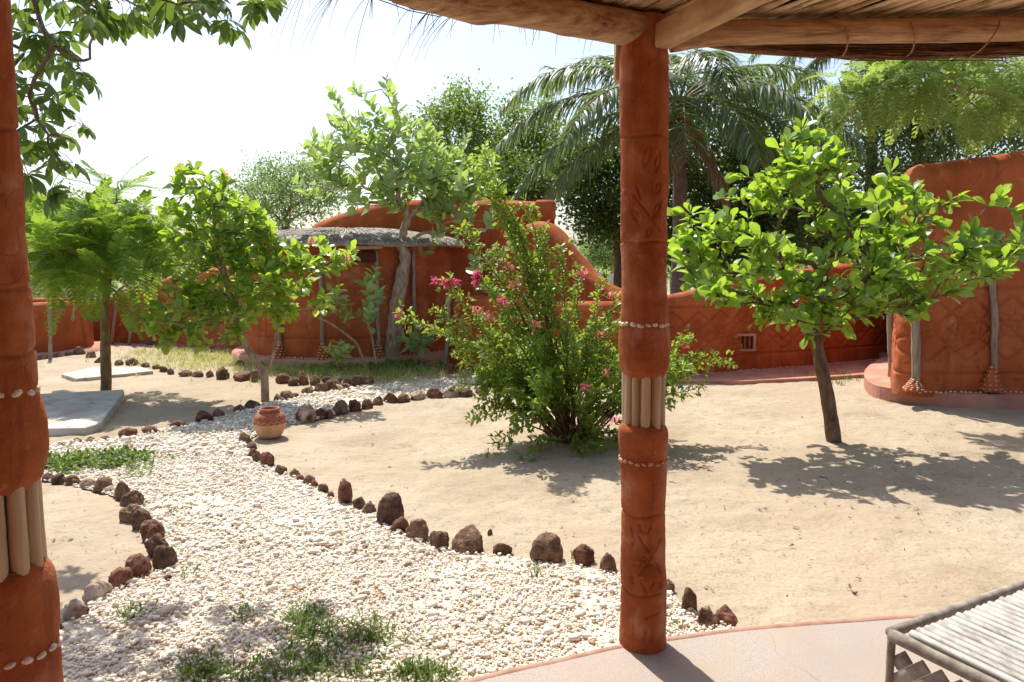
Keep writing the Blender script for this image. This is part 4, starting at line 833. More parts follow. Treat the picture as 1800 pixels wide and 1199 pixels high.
rocks([(130, 781, 22, 10), (157, 778, 18, 10), (183, 775, 18, 8), (218, 771, 34, 17, 'r', 'red brown stone by the corner of the near concrete slab'), (260, 763, 25, 14, 'r'), (307, 751, 28, 12, 'r'), (355, 743, 33, 20, 'r'), (383, 733, 24, 14), (417, 726, 20, 14), (442, 718, 28, 14), (488, 707, 22, 14), (502, 704, 30, 16), (517, 701, 18, 10), (538, 696, 26, 16), (561, 691, 24, 18), (584, 687, 30, 20), (605, 685, 24, 10)],
      'from left in the row passing behind the pot', 'stones edging the gravel behind the pot')
rocks([(530, 745, 38, 34, 'p'), (560, 736, 22, 18, 'r'), (578, 734, 16, 14), (597, 728, 28, 24), (622, 723, 24, 20, 'r'), (644, 719, 22, 18, 'r'), (661, 714, 20, 18), (683, 708, 28, 18, 'r'), (707, 707, 24, 14), (734, 704, 34, 18, 'p'), (763, 701, 32, 20, 'r'), (790, 699, 28, 20, 'p'), (815, 698, 30, 16), (848, 695, 28, 16, 'r'), (880, 692, 28, 15)],
      'from the pot in the row leading to the bush', 'stones edging the sand between pot and bush')
rocks([(70, 632, 20, 8), (98, 629, 20, 8), (118, 626, 16, 8), (136, 625, 20, 16), (157, 631, 16, 14), (170, 637, 14, 10), (206, 643, 16, 10), (228, 643, 24, 14), (253, 647, 16, 9), (273, 651, 18, 10), (285, 654, 14, 10), (298, 657, 14, 10), (323, 661, 24, 10), (345, 662, 20, 9), (367, 663, 14, 12), (388, 667, 24, 22, 'd', 'large round dark stone in the far row left of the forked young tree'), (420, 671, 36, 14, 'r'), (450, 672, 28, 22), (492, 674, 26, 18, 'r'), (513, 678, 20, 16), (533, 676, 18, 24, 'r', 'pointed reddish stone in the far row right of the forked young tree'), (553, 676, 18, 17), (573, 674, 18, 12), (592, 673, 16, 10), (610, 676, 18, 10), (623, 678, 20, 18), (644, 676, 26, 14)],
      'from left in the far row below the hut', 'stones in the far row below the hut')
rocks([(262, 606, 14, 8), (300, 618, 14, 7), (345, 630, 16, 7), (418, 644, 18, 10), (455, 645, 16, 8), (512, 645, 24, 12), (560, 650, 16, 8), (790, 657, 32, 16, 'r')], 'from left in the dry grass before the walls', 'stones in the dry grass')
rocks([(290, 1024, 16, 9, 'r'), (862, 940, 10, 9, 'r')], 'loose small stone lying off the borders', 'strayed small stones')

# ================================================================== VEGETATION: tools
def blob(px, py, Y, rx, ry, rz): return (at(px, py, Y), np.array([rx * pxm(Y), rz, ry * pxm(Y)]))
def blob_tips(blobs, n, inner=.45, seed=1):
    r = np.random.default_rng(seed); vol = np.array([np.prod(b[1]) for b in blobs]) ** .75; ch = r.choice(len(blobs), n, p=vol / vol.sum()); out = []
    for k in ch:
        d = nrm(r.normal(size=3)); q = (inner ** 3 + (1 - inner ** 3) * r.random()) ** (1 / 3); out.append(blobs[k][0] + d * q * blobs[k][1])
    return np.array(out)
class Skel:
    def __init__(s, trunk, r0, r1, start):
        s.p = [np.array(q, float) for q in trunk]; n = len(s.p); s.par = [-1] + list(range(n - 1)); s.free = [k >= start for k in range(n)]
        s.len = [0.0]; 
        for k in range(1, n): s.len.append(s.len[-1] + float(np.linalg.norm(s.p[k] - s.p[k - 1])))
        s.n0 = n; s.tr = np.linspace(r0, r1, n); s.tips = []; s.tdir = []
    def reach(s, tips, seg=.12, bias=.3, up=.25, jit=.02, rs=None):
        r = rs or np.random.default_rng(5); base = np.array(s.p[s.n0 - 1]); order = np.argsort([np.linalg.norm(t - base) for t in tips])
        for oi in order:
            t = tips[oi]; P = np.array(s.p); fr = np.array(s.free); c = np.linalg.norm(P - t, axis=1) + bias * np.array(s.len) + (P[:, 2] > t[2] + .05) * .15; c[~fr] = 1e9; k = int(np.argmin(c))
            a = s.p[k]; d = t - a; L = float(np.linalg.norm(d))
            pd = nrm(a - s.p[s.par[k]]) if s.par[k] >= 0 else np.array([0, 0, 1.]); ctrl = a + pd * L * .3 + np.array([0, 0, up * L * .25]) + d * .15
            n = max(2, int(L / seg)); last = k
            for i in range(1, n + 1):
                u = i / n; q = (1 - u) ** 2 * a + 2 * u * (1 - u) * ctrl + u * u * t + (r.normal(0, jit, 3) * (i < n))
                s.p.append(q); s.par.append(last); s.free.append(True); s.len.append(s.len[last] + L / n); last = len(s.p) - 1
            s.tips.append(last); s.tdir.append(nrm(s.p[last] - s.p[s.par[last]]))
    def mesh(s, rt, expo=.42, sides=6, trunk_sides=12, rough=.004):
        n = len(s.p); cnt = np.zeros(n); 
        for t in s.tips: cnt[t] += 1
        kids = [[] for _ in range(n)]
        for k in range(n - 1, 0, -1): cnt[s.par[k]] += cnt[k]; kids[s.par[k]].append(k)
        R = rt * np.maximum(cnt, 1) ** expo; R[:s.n0] = np.maximum(R[:s.n0] * .9, s.tr); R[s.n0:] = np.minimum(R[s.n0:], s.tr[-1] * .95)
        lo, hi = MB(), MB(); done = np.zeros(n, bool); stack = [0]
        while stack:
            k = stack.pop(); ch = [k]; cur = k
            while kids[cur]:
                ks = sorted(kids[cur], key=lambda q: -R[q]); nx = ks[0]
                if cur < s.n0 - 1 and cur + 1 in ks: nx = cur + 1
                for q in ks:
                    if q != nx: stack.append(q)
                ch.append(nx); cur = nx
            pts = [s.p[i] for i in ch]; rr = [R[i] for i in ch]
            if s.par[k] >= 0: pts = [s.p[s.par[k]]] + pts; rr = [min(R[k] * 1.15, R[s.par[k]])] + rr
            if len(pts) < 2: continue
            big = k == 0
            if big and len(pts) < 40:
                pts = np.array(pts); uu = np.linspace(0, 1, len(pts)); u2 = np.linspace(0, 1, 4 * len(pts)); rr = np.interp(u2, uu, rr); pts = spline(pts, 4 * len(pts))
            V, F = tube(np.array(pts), rr, trunk_sides if big else sides, True, rough if big else 0, 14); (lo if big else hi).add(V, F)
        return lo, hi
def leaf_t(width, n=4, fold=.25, curl=.25, pet=.12, wl=.5):
    """leaf along +Y, unit length, normal +Z"""
    V = [(0, 0, 0)]; 
    V = []; F = []
    for k in range(n + 1):
        t = math.sin(k / n * math.pi / 2); w_ = width(t) * wl; y = pet + (1 - pet) * t; z = -curl * t * t
        V += [(-w_, y, z + fold * w_), (0, y, z), (w_, y, z + fold * w_)]
    for k in range(n):
        b = k * 3; F += [(b, b + 1, b + 4, b + 3), (b + 1, b + 2, b + 5, b + 4)]
    b = len(V); V += [(-.012, 0, 0), (.012, 0, 0), (.012, pet, 0), (-.012, pet, 0)]; F.append((b, b + 1, b + 2, b + 3))
    return np.array(V, float), np.array(F)
obov = lambda t: .55 * max(.03, math.sin(math.pi * min(.995, t ** 1.45))) ** .72
oval = lambda t: .55 * math.sin(math.pi * min(.985, max(.04, t))) ** .7
lanc = lambda t: .30 * math.sin(math.pi * min(.98, max(.05, t ** .8))) ** .9
def leaf_axes(d, up=None, roll=0.0):
    d = nrm(d); up = np.array([0, 0, 1.]) if up is None else up; n = up - d * np.dot(up, d)
    if np.linalg.norm(n) < 1e-3: n = np.array([1., 0, 0]) - d * d[0]
    n = nrm(n); x = np.cross(d, n); c, s_ = math.cos(roll), math.sin(roll); x, n = x * c + n * s_, n * c - x * s_
    return np.stack([x, d, n], 1)        # columns
CAMP = np.array([0, 0, CAM_H])
def place_leaves(thing, leaves, temps, mat, name='leaf', maxn=300, mass='foliage'):
    """leaves: (pos, 3x3 axes, size, template). The largest-looking become parts, the rest one mass"""
    meshes = [npmesh(name, tv, tf, mat) for tv, tf in temps]
    c = np.mean([l[0] for l in leaves], 0); sc = []
    for p, A, s, k in leaves:
        dv = p - CAMP; D = np.linalg.norm(dv); front = np.dot(c - p, nrm(c - CAMP)); sc.append(s / D * (.35 + abs(np.dot(A[:, 2], dv / D))) * (1 + .9 * front))
    order = np.argsort(sc)[::-1]
    for i in order[:maxn]:
        p, A, s, k = leaves[i]; Mx = np.eye(4); Mx[:3, :3] = A * s; Mx[:3, 3] = p; inst(name, meshes[k], Mx, thing)
    rest = order[maxn:]
    if len(rest):
        mb = MB()
        for k in range(len(temps)):
            ii = [i for i in rest if leaves[i][3] == k]
            if ii: mb.add(*many(temps[k][0], temps[k][1], np.array([leaves[i][1] * leaves[i][2] for i in ii]), np.array([leaves[i][0] for i in ii])))
        o = mb.build(mass, mat, thing); o['kind'] = 'stuff'
def rosettes(sk, r, n=(7, 10), size=(.10, .15), spread=(25, 80), nt=3, back=.014, upb=.35, upj=.5):
    out = []
    for t, d in zip(sk.tips, sk.tdir):
        ax = nrm(d + np.array([0, 0, upb])); e1 = nrm(np.cross(ax, [.3, .5, .81])); e2 = np.cross(ax, e1); k = r.integers(*n); a0 = r.uniform(0, 6.28)
        for j in range(k):
            a = a0 + 2.4 * j; el = rad(r.uniform(*spread)) * (.5 + .5 * j / k); dd = ax * math.cos(el) + (e1 * math.cos(a) + e2 * math.sin(a)) * math.sin(el)
            out.append((sk.p[t] - d * back * j, leaf_axes(dd, nrm(np.array([0, 0, 1.]) + r.normal(0, upj, 3)), r.uniform(-.4, .4)), r.uniform(*size), int(r.integers(0, nt))))
    return out
def trunk_path(base, top, bend=(0, 0), n=8):
    base = np.array(base, float); top = np.array(top, float); mid = (base + top) / 2 + np.array([bend[0], bend[1], 0]); return spline([base, mid, top], n)

# ------------------------------------------------------------------ slender young tree on the right
r = np.random.default_rng(11)
CASH = [leaf_t(obov, 5, .30, .22, .10), leaf_t(obov, 5, .12, .45, .10, .46), leaf_t(obov, 5, .45, .08, .10, .54)]
Yt = TREE_R[1]; ct = root('broadleaf_tree', tuple(TREE_R), 'slender tree with big glossy bright green leaves and leaning trunk on the sand', 'tree')
tk = spline([TREE_R + [.0, 0, -.03], at(1455, 700, Yt), at(1443, 640, Yt), at(1434, 590, Yt), at(1434, 540, Yt), at(1440, 480, Yt)], 12)
sk = Skel(tk, .066, .034, 8)
bl = [blob(1440, 470, Yt, 150, 75, .8), blob(1290, 450, Yt - .1, 115, 65, .6), blob(1630, 440, Yt, 170, 60, .6), blob(1445, 330, Yt + .1, 110, 80, .5), blob(1560, 370, Yt + .1, 110, 60, .5), blob(1420, 270, Yt, 55, 40, .25),
      blob(1250, 400, Yt + .1, 70, 40, .4), blob(1745, 430, Yt + .2, 60, 50, .35), blob(1330, 340, Yt, 60, 26, .3), blob(1300, 500, Yt - .3, 80, 30, .4), blob(1440, 540, Yt - .35, 110, 45, .35), blob(1600, 500, Yt - .35, 80, 35, .3)]
bl = [(c_ + np.array([0, 0, -.05]), r_) for c_, r_ in bl] + [blob(1380, 545, Yt - .2, 120, 30, .5), blob(1560, 530, Yt - .2, 110, 30, .4)]; tips = blob_tips(bl, 370, .35, 3); tips = np.concatenate([tips, [at(1410, 226, Yt), at(1395, 245, Yt), at(1302, 312, Yt), at(1345, 318, Yt), at(1190, 380, Yt), at(1215, 375, Yt), at(1785, 372, Yt), at(1755, 350, Yt), at(1685, 352, Yt), at(1235, 520, Yt), at(1420, 590, Yt - .1), at(1490, 575, Yt - .1), at(1565, 300, Yt)]])
sk.reach(tips, .11, .22, .5, .012, r); lo, hi = sk.mesh(.0052, .40); lo.build('trunk', M['bark_brown'], ct); hi.build('branches', M['bark_brown'], ct)
lv = rosettes(sk, r, (6, 11), (.07, .165), (15, 85), upb=.55, upj=.65)
place_leaves(ct, lv, CASH, M['leaf_cashew'])

# ------------------------------------------------------------------ forked young tree in the middle left
r = np.random.default_rng(12); Yt = TREE_L[1]
cl = root('young_tree', tuple(TREE_L), 'forked young tree with yellow green and orange tipped leaves behind the clay pot', 'tree')
tk = spline([TREE_L + [0, 0, -.03], at(466, 680, Yt), at(462, 655, Yt), at(440, 620, Yt), at(424, 590, Yt), at(405, 520, Yt), at(385, 440, Yt), at(375, 370, Yt)], 14); sk = Skel(tk, .047, .016, 6)
k0 = 3; a = len(sk.p)     # second stem
for i, q in enumerate(spline([at(470, 660, Yt + .03), at(480, 620, Yt + .06), at(486, 560, Yt + .1), at(495, 500, Yt + .1)], 7)):
    sk.p.append(q); sk.par.append(k0 if i == 0 else len(sk.p) - 2); sk.free.append(i > 2); sk.len.append(sk.len[sk.par[-1]] + .1)
bl = [blob(385, 470, Yt, 85, 90, .6), blob(350, 400, Yt, 65, 80, .5), blob(355, 330, Yt, 50, 36, .3), blob(500, 500, Yt - .1, 95, 60, .5), blob(450, 540, Yt - .1, 90, 50, .5), blob(330, 550, Yt - .1, 60, 50, .5), blob(560, 455, Yt, 60, 26, .4), blob(430, 380, Yt + .1, 50, 50, .4), blob(440, 440, Yt, 60, 50, .4), blob(300, 570, Yt - .2, 40, 40, .3)]
tips = blob_tips(bl, 330, .35, 4); tips = np.concatenate([tips, [at(322, 298, Yt), at(392, 310, Yt), at(345, 300, Yt), at(620, 440, Yt), at(600, 470, Yt), at(270, 590, Yt), at(400, 600, Yt - .1), at(360, 610, Yt - .1), at(560, 430, Yt)]])
sk.reach(tips, .11, .22, .4, .012, r); lo, hi = sk.mesh(.0048, .40); lo.build('trunk', M['bark_tan'], cl); hi.build('branches', M['bark_tan'], cl)
place_leaves(cl, rosettes(sk, r, (7, 11), (.075, .16), (20, 85), upb=.5, upj=.65), CASH, M['leaf_cashew_b'])
for (x, y) in ((400, 303), (312, 296), (548, 428), (520, 470), (610, 455), (470, 440)):
    p = at(x, y, Yt - .1); mb = MB(); ii = [(p + r.normal(0, .02, 3), leaf_axes(nrm(r.normal(0, 1, 3) + [0, 0, .8])), r.uniform(.04, .07)) for _ in range(9)]
    mb.add(*many(CASH[0][0], CASH[0][1], np.array([q[1] * q[2] for q in ii]), np.array([q[0] for q in ii]))); mb.build('flower_cluster', M['salmon'], cl)

# ------------------------------------------------------------------ pale leaved milkweed tree
r = np.random.default_rng(13); Yt = CALO[1]
CAL = [leaf_t(oval, 4, .25, .15, .04), leaf_t(oval, 4, .4, -.1, .04, .45), leaf_t(oval, 4, .15, .3, .04, .5)]
ca = root('milkweed_tree', tuple(CALO), 'tall pale leaved tree with thick twisted tan trunk in front of the hut', 'tree')
tk = spline([CALO + [-.02, 0, -.04], at(692, 600, Yt), at(696, 545, Yt), at(706, 490, Yt), at(712, 455, Yt), at(705, 425, Yt), at(716, 385, Yt + .05)], 16); sk = Skel(tk, .145, .055, 9)
tips = np.array([at(x, y, Yt + r.uniform(-.5, .5)) for x, y in ((588, 170), (632, 165), (680, 155), (645, 215), (600, 200), (572, 245), (560, 290), (620, 250), (665, 240), (700, 215), (540, 270), (735, 260), (700, 290), (760, 250), (790, 280), (640, 300), (600, 320), (680, 330), (740, 320), (820, 300), (790, 340), (845, 330), (560, 340), (530, 330), (770, 380), (830, 370), (620, 360), (850, 280), (720, 250), (690, 260), (660, 290), (760, 300),
                                                                    (810, 260), (600, 280), (580, 310), (730, 290), (710, 330), (650, 335), (860, 390), (745, 440), (770, 410), (810, 410), (625, 225), (655, 190), (695, 185), (720, 225), (780, 320), (755, 345), (590, 260), (550, 255), (670, 270), (640, 265), (700, 355), (835, 345))])
tips = np.concatenate([tips, blob_tips([blob(690, 290, Yt, 130, 70, .8), blob(800, 330, Yt, 70, 60, .6), blob(600, 270, Yt, 60, 50, .5), blob(750, 330, Yt, 90, 60, .6)], 105, .2, 8)])
sk.reach(tips, .14, .30, .6, .02, r); lo, hi = sk.mesh(.0075, .42, rough=.02); lo.build('trunk', M['bark_tan'], ca); hi.build('branches', M['bark_tan'], ca)
def paired(sk, r, n=6, size=(.14, .24), gap=.058):
    out = []
    for t, d in zip(sk.tips, sk.tdir):
        ax = nrm(d * .6 + np.array([0, 0, .7])); e1 = nrm(np.cross(ax, [.3, .8, .2])); e2 = np.cross(ax, e1); a0 = r.uniform(0, 6.28); m = int(r.integers(n - 1, n + 2))
        for j in range(m):
            for sgn in (0, math.pi):
                a = a0 + j * 1.57 + sgn + r.uniform(-.25, .25); el = rad(r.uniform(40, 70) - 14 * j / m); dd = ax * math.cos(el) + (e1 * math.cos(a) + e2 * math.sin(a)) * math.sin(el)
                out.append((sk.p[t] + ax * gap * (j - m * .45), leaf_axes(dd, nrm(ax + r.normal(0, .3, 3)), r.uniform(-.3, .3)), r.uniform(*size) * (1 - .35 * j / m), int(r.integers(0, 3))))
    return out
place_leaves(ca, paired(sk, r), CAL, M['leaf_calo'])
# a low crooked side shoot and two seedlings of the same plant
def shoot(base, pts, tips_px, Y, label, size, rr=.018):
    s_ = root('milkweed_shoot', tuple(base), label, 'shrub'); P = [base + [0, 0, -.03]] + [at(x, y, Y) for x, y in pts]; tk = spline(P, 12); k_ = Skel(tk, rr, rr * .5, 6)
    k_.reach(np.array([at(x, y, Y + r.uniform(-.15, .15)) for x, y in tips_px]), .09, .2, .4, .008, r); lo, hi = k_.mesh(.006, .4, rough=.002); lo.build('stem', M['bark_tan'], s_); hi.build('branches', M['bark_tan'], s_)
    place_leaves(s_, paired(k_, r, 6, size, .05), CAL, M['leaf_calo'])
b = g(645, 654); shoot(b, [(630, 610), (605, 585), (575, 565), (556, 555), (562, 538), (586, 530)], [(592, 528), (600, 545), (612, 560)], b[1], 'low crooked milkweed stem left of the tan trunk', (.15, .24), .022)
b = g(664, 653); shoot(b, [(655, 600), (648, 570), (645, 540), (650, 510)], [(655, 490), (648, 510), (660, 525), (645, 545), (650, 560)], b[1] + .02, 'upright leafy milkweed shoot close beside the tan trunk', (.15, .25), .016)
b = g(742, 648); shoot(b, [(738, 615), (735, 600)], [(735, 590), (750, 600), (720, 602), (740, 606)], b[1], 'small dark leaved plant right of the tan trunk', (.16, .26), .012)
b = g(594, 655); shoot(b, [(594, 632), (595, 622)], [(595, 616), (603, 622), (586, 624)], b[1], 'milkweed seedling in the grass before the hut', (.12, .18), .01)
b = g(880, 640); shoot(b, [(865, 590), (860, 540), (862, 510)], [(835, 470), (850, 500), (805, 545), (830, 560), (790, 565), (875, 450), (905, 430), (930, 460), (815, 590)], b[1] - .2, 'pale milkweed shrub half hidden behind the flowering bush', (.16, .24), .025)

# ------------------------------------------------------------------ feathery flamboyant tree on the left
def frond(n_pin=11, L=1.0, pl=.20, nl=9, seed=0, droop=.22, lw=.011, ll=.030):
    q = np.random.default_rng(seed); V = []; F = []
    def quad(a, b, c, d): V.extend([a, b, c, d]); k = len(V); F.append((k - 4, k - 3, k - 2, k - 1))
    for k in range(n_pin):
        t = .16 + .84 * k / (n_pin - 1); y = L * t; z = -droop * t * t; le = pl * (math.sin(math.pi * (.25 + .62 * t))) 
        quad((-.004, L * (t - .09), -droop * (t - .09) ** 2), (.004, L * (t - .09), -droop * (t - .09) ** 2), (.004, y, z), (-.004, y, z))
        for s in (-1, 1):
            a = rad(58 - 16 * t + q.normal(0, 5)); dx, dy = math.sin(a) * s, math.cos(a); dz = -.22 + q.normal(0, .07)
            for j in range(nl):
                u = (j + .6) / nl; bx, by, bz = dx * le * u, y + dy * le * u, z + dz * le * u * u; w_ = ll * (1 - .45 * abs(u - .45)); px_, py_ = -dy * s, dx * s
                for s2 in (-1, 1):
                    tx, ty = bx + px_ * w_ * s2 + dx * w_ * .45, by + py_ * w_ * s2 + dy * w_ * .45; ox, oy = dx * lw, dy * lw
                    quad((bx, by, bz), (bx + ox, by + oy, bz), (tx + ox * .4, ty + oy * .4, bz - .004), (tx - ox * .1, ty - oy * .1, bz - .004))
    return np.array(V, float), np.array(F)
FR = [frond(13, 1, .25, 10, 1, .22, .022, .034), frond(12, 1, .22, 9, 2, .40, .022, .034), frond(13, 1, .27, 10, 3, .08, .022, .034)]
def frond_tree(name, base, trunk_pts, blobs, ntips, label, size, mat, bark, per=(3, 6), r0=.06, r1=.03, start=5, extra=(), seed=1, maxn=300, temps=FR, hang=0.0, upb=.2, spread=(50, 95), rt=.005, seg=.12):
    q = np.random.default_rng(seed); t_ = root(name, tuple(base), label, 'tree'); k_ = Skel(trunk_pts, r0, r1, start)
    tips = blob_tips(blobs, ntips, .3, seed); tips = np.concatenate([tips, np.array(extra)]) if len(extra) else tips
    k_.reach(tips, seg, .22, .4, .012, q); lo, hi = k_.mesh(rt, .4); lo.build('trunk', bark, t_); hi.build('branches', bark, t_); out = []
    for t, d in zip(k_.tips, k_.tdir):
        ax = nrm(d + np.array([0, 0, upb])); e1 = nrm(np.cross(ax, [.3, .5, .81])); e2 = np.cross(ax, e1); n = int(q.integers(*per)); a0 = q.uniform(0, 6.28)
        for j in range(n):
            a = a0 + 2.4 * j; el = rad(q.uniform(*spread)); dd = nrm(ax * math.cos(el) + (e1 * math.cos(a) + e2 * math.sin(a)) * math.sin(el) + np.array([0, 0, -hang]))
            out.append((k_.p[t] - d * .02 * j, leaf_axes(dd, None, q.uniform(-.25, .25)), q.uniform(*size), int(q.integers(0, len(temps)))))
    place_leaves(t_, out, temps, mat, 'frond', maxn); return t_
Yt = FLAM[1]
tk = spline([FLAM + [0, 0, -.03], at(186, 640, Yt), at(185, 590, Yt), at(185, 545, Yt), at(188, 500, Yt), at(192, 450, Yt), at(205, 390, Yt)], 14)
bl = [blob(185, 460, Yt, 115, 42, .9), blob(110, 455, Yt, 60, 45, .6), blob(255, 430, Yt, 60, 45, .6), blob(170, 420, Yt, 80, 45, .7), blob(215, 400, Yt, 40, 40, .4), blob(80, 440, Yt, 40, 50, .5)]
frond_tree('flamboyant_tree', FLAM, tk, bl, 50, 'small feathery leaved tree with straight olive trunk between the concrete slabs', (.45, .66), M['leaf_feather'], M['bark_olive'], (3, 6), .062, .035, 7, [at(205, 340, Yt), at(208, 318, Yt), at(200, 365, Yt), at(202, 330, Yt + .1), at(210, 350, Yt - .1), at(285, 440, Yt), at(75, 420, Yt), at(285, 410, Yt), at(150, 500, Yt - .35), at(220, 490, Yt - .35), at(185, 505, Yt - .4), at(250, 495, Yt - .3), at(110, 500, Yt - .3), at(170, 470, Yt - .45), at(205, 465, Yt - .45), at(190, 435, Yt - .4), at(160, 430, Yt - .35), at(225, 420, Yt - .35), at(200, 395, Yt - .3), at(180, 480, Yt - .5)], 21, spread=(50, 92), upb=.5)

# ------------------------------------------------------------------ lime feathery tree reaching in from the right
base = np.array([6.35, 8.15, 0.0]); Yt = 7.9
FRL = [frond(9, 1, .30, 9, 5, .30, .03, .05), frond(8, 1, .26, 9, 6, .5, .03, .05)]
tk = spline([base, base + [-.05, 0, 1.2], base + [-.1, -.05, 2.1], base + [-.35, -.1, 3.0], base + [-.8, -.15, 3.7]], 12)
bl = [blob(1560, 120, Yt, 110, 50, .7), blob(1680, 120, Yt, 120, 60, .8), blob(1760, 150, Yt - .1, 80, 45, .6), blob(1510, 155, Yt + .1, 55, 45, .5), blob(1640, 60, Yt, 150, 45, .8), blob(1600, 155, Yt, 60, 35, .5)]
frond_tree('lime_feather_tree', base, tk, bl, 78, 'pale lime feathery foliage hanging in from the right under the straw eave', (.26, .42), M['leaf_lime'], M['bark_tan'], (4, 7), .09, .05, 6, [at(1690, 195, Yt - .2), at(1720, 190, Yt - .2), at(1790, 190, Yt)], 22, temps=FRL, hang=.35, spread=(50, 110))

# ------------------------------------------------------------------ overhanging palmate tree at the upper left
def palmate(seed, n=6):
    q = np.random.default_rng(seed); tv, tf = leaf_t(lambda t: .40 * math.sin(math.pi * min(.97, max(.04, t ** 1.25))) ** .8 if t < 1 else .03, 5, .3, .28, .05); Vs = []; Fs = []; c = 0
    for k in range(n):
        a = (k - (n - 1) / 2) * (2 * math.pi * .80 / n) + q.normal(0, .06); sz = 1 - .30 * abs(k - (n - 1) / 2) / (n / 2); dd = np.array([math.sin(a), math.cos(a), -.30 + q.normal(0, .14)])
        A = leaf_axes(dd, np.array([0, 0, 1.]), q.normal(0, .25)) * sz; Vs.append(tv @ A.T); Fs.append(tf + c); c += len(tv)
    V, F = tube(np.array([(0, -.75, .16), (0, -.4, .14), (0, 0, 0)]), .016, 4, False); Vs.append(V); Fs.append(F[0] + c)
    return np.concatenate(Vs), np.concatenate(Fs)
PAL = [palmate(1, 6), palmate(2, 5), palmate(3, 7)]
r = np.random.default_rng(15); base = np.array([-4.15, 4.7, 0]); Yt = 4.4
bt = root('overhanging_tree', tuple(base), 'dark palmate leaved tree overhanging the top left of the garden', 'tree')
tk = spline([base, base + [.05, 0, 1.2], base + [.15, -.05, 2.3], base + [.5, -.1, 3.0], base + [1.1, -.2, 3.35], base + [1.9, -.25, 3.50]], 18); sk = Skel(tk, .13, .035, 7)
cl_px = [(60, 20, 0), (110, 5, 0), (160, 10, 0), (210, 15, .1), (255, 5, 0), (300, 15, .1), (340, 0, 0), (385, 15, 0), (425, 10, 0), (450, 20, .1), (185, 45, 0), (125, 60, 0), (75, 70, 0), (45, 110, .1), (90, 115, 0), (120, 150, 0), (60, 160, 0), (100, 185, .1), (130, 125, 0), (45, 190, 0),
         (65, 230, 0), (115, 235, .1), (60, 275, 0), (100, 290, 0), (125, 265, 0), (45, 310, 0), (320, 30, -.1), (395, 45, 0), (115, 320, 0), (30, 60, 0), (230, -20, 0), (150, -30, 0), (350, -40, .2), (70, -30, .2), (280, -50, 0), (420, -50, .1), (30, 250, .1), (85, 90, .1), (145, 30, -.1), (240, 30, .15), (330, 12, .2), (480, -15, .1), (440, -10, 0), (20, 140, .2), (75, 205, .2)]
tips = np.array([at(x, y - 20, Yt + dz * 3 + r.uniform(-.25, .25)) for x, y, dz in cl_px]); tips = np.concatenate([tips, blob_tips([(np.array([-3.6, 4.3, 3.55]), np.array([1.3, .8, .45])), (np.array([-2.3, 4.1, 3.75]), np.array([1.2, .7, .35]))], 60, .3, 6)])
sk.reach(tips, .13, .25, .3, .015, r); lo, hi = sk.mesh(.005, .42); lo.build('trunk', M['bark_brown'], bt); hi.build('branches', M['bark_brown'], bt); out = []
for t, d in zip(sk.tips, sk.tdir):
    for j in range(int(r.integers(2, 5))):
        a = r.uniform(0, 6.28); dd = nrm(np.array([math.cos(a), math.sin(a), -.55 + r.normal(0, .25)]) + d * .4); s = r.uniform(.10, .155); A = leaf_axes(dd, None, r.uniform(-.5, .5))
        out.append((sk.p[t] + A[:, 1] * s * .75 + r.normal(0, .03, 3), A, s, int(r.integers(0, 3))))
place_leaves(bt, out, PAL, M['leaf_baobab'], 'palmate_leaf', 300)

# ------------------------------------------------------------------ flowering bush in the middle
r = np.random.default_rng(16); Yb_ = BUSH[1]
bu = root('flowering_bush', tuple(BUSH), 'wide flowering bush with long leafy shoots and pink spikes left of the centre column', 'bush')
ends = [(848, 262, 0), (838, 300, 0), (862, 330, .1), (905, 385, 0), (955, 395, .1), (930, 360, .05), (985, 430, 0), (1020, 470, 0), (1060, 490, .1), (1085, 520, 0), (702, 552, -.1), (775, 492, .1), (842, 484, .1), (760, 540, -.1), (780, 580, -.2), (800, 620, -.1), (805, 672, -.3), (822, 742, -.4), (865, 782, -.5), (840, 700, -.3), (930, 795, -.6), (1030, 800, -.6),
        (1090, 760, -.4), (1180, 700, -.2), (1240, 680, 0), (1282, 635, .2), (1215, 590, .2), (1200, 640, 0), (1150, 560, .1), (1120, 600, -.3), (1060, 790, -.6), (850, 620, -.4), (880, 560, -.2), (900, 520, 0), (920, 470, 0), (860, 500, .1), (830, 560, 0), (960, 500, -.2), (1000, 540, -.4), (1050, 560, -.4), (1080, 640, -.5), (1010, 600, -.6), (940, 600, -.5), (890, 680, -.6), (960, 660, -.7), (1040, 680, -.7), (1090, 700, -.5), (900, 740, -.6), (810, 400, .1), (870, 430, .1), (1230, 620, .1), (1210, 660, -.2)]
tipsP = [at(x, y, Yb_ + dz) for x, y, dz in ends]
bc = BUSH + [0, 0, .75]
for _ in range(64):
    d = nrm(r.normal(size=3) * [1, .9, .6] + [-.1, 0, .35]); q = r.uniform(.55, 1.0); tipsP.append(bc + [0, 0, -.18] + d * q * np.array([1.05, .95, .62]))
tipsP = [t if t[2] > .05 else np.array([t[0], t[1], .05 + .1 * r.random()]) for t in tipsP]
st = MB(); LP = []; LA = []; BT, BF = leaf_t(oval, 2, .3, .2, .02)
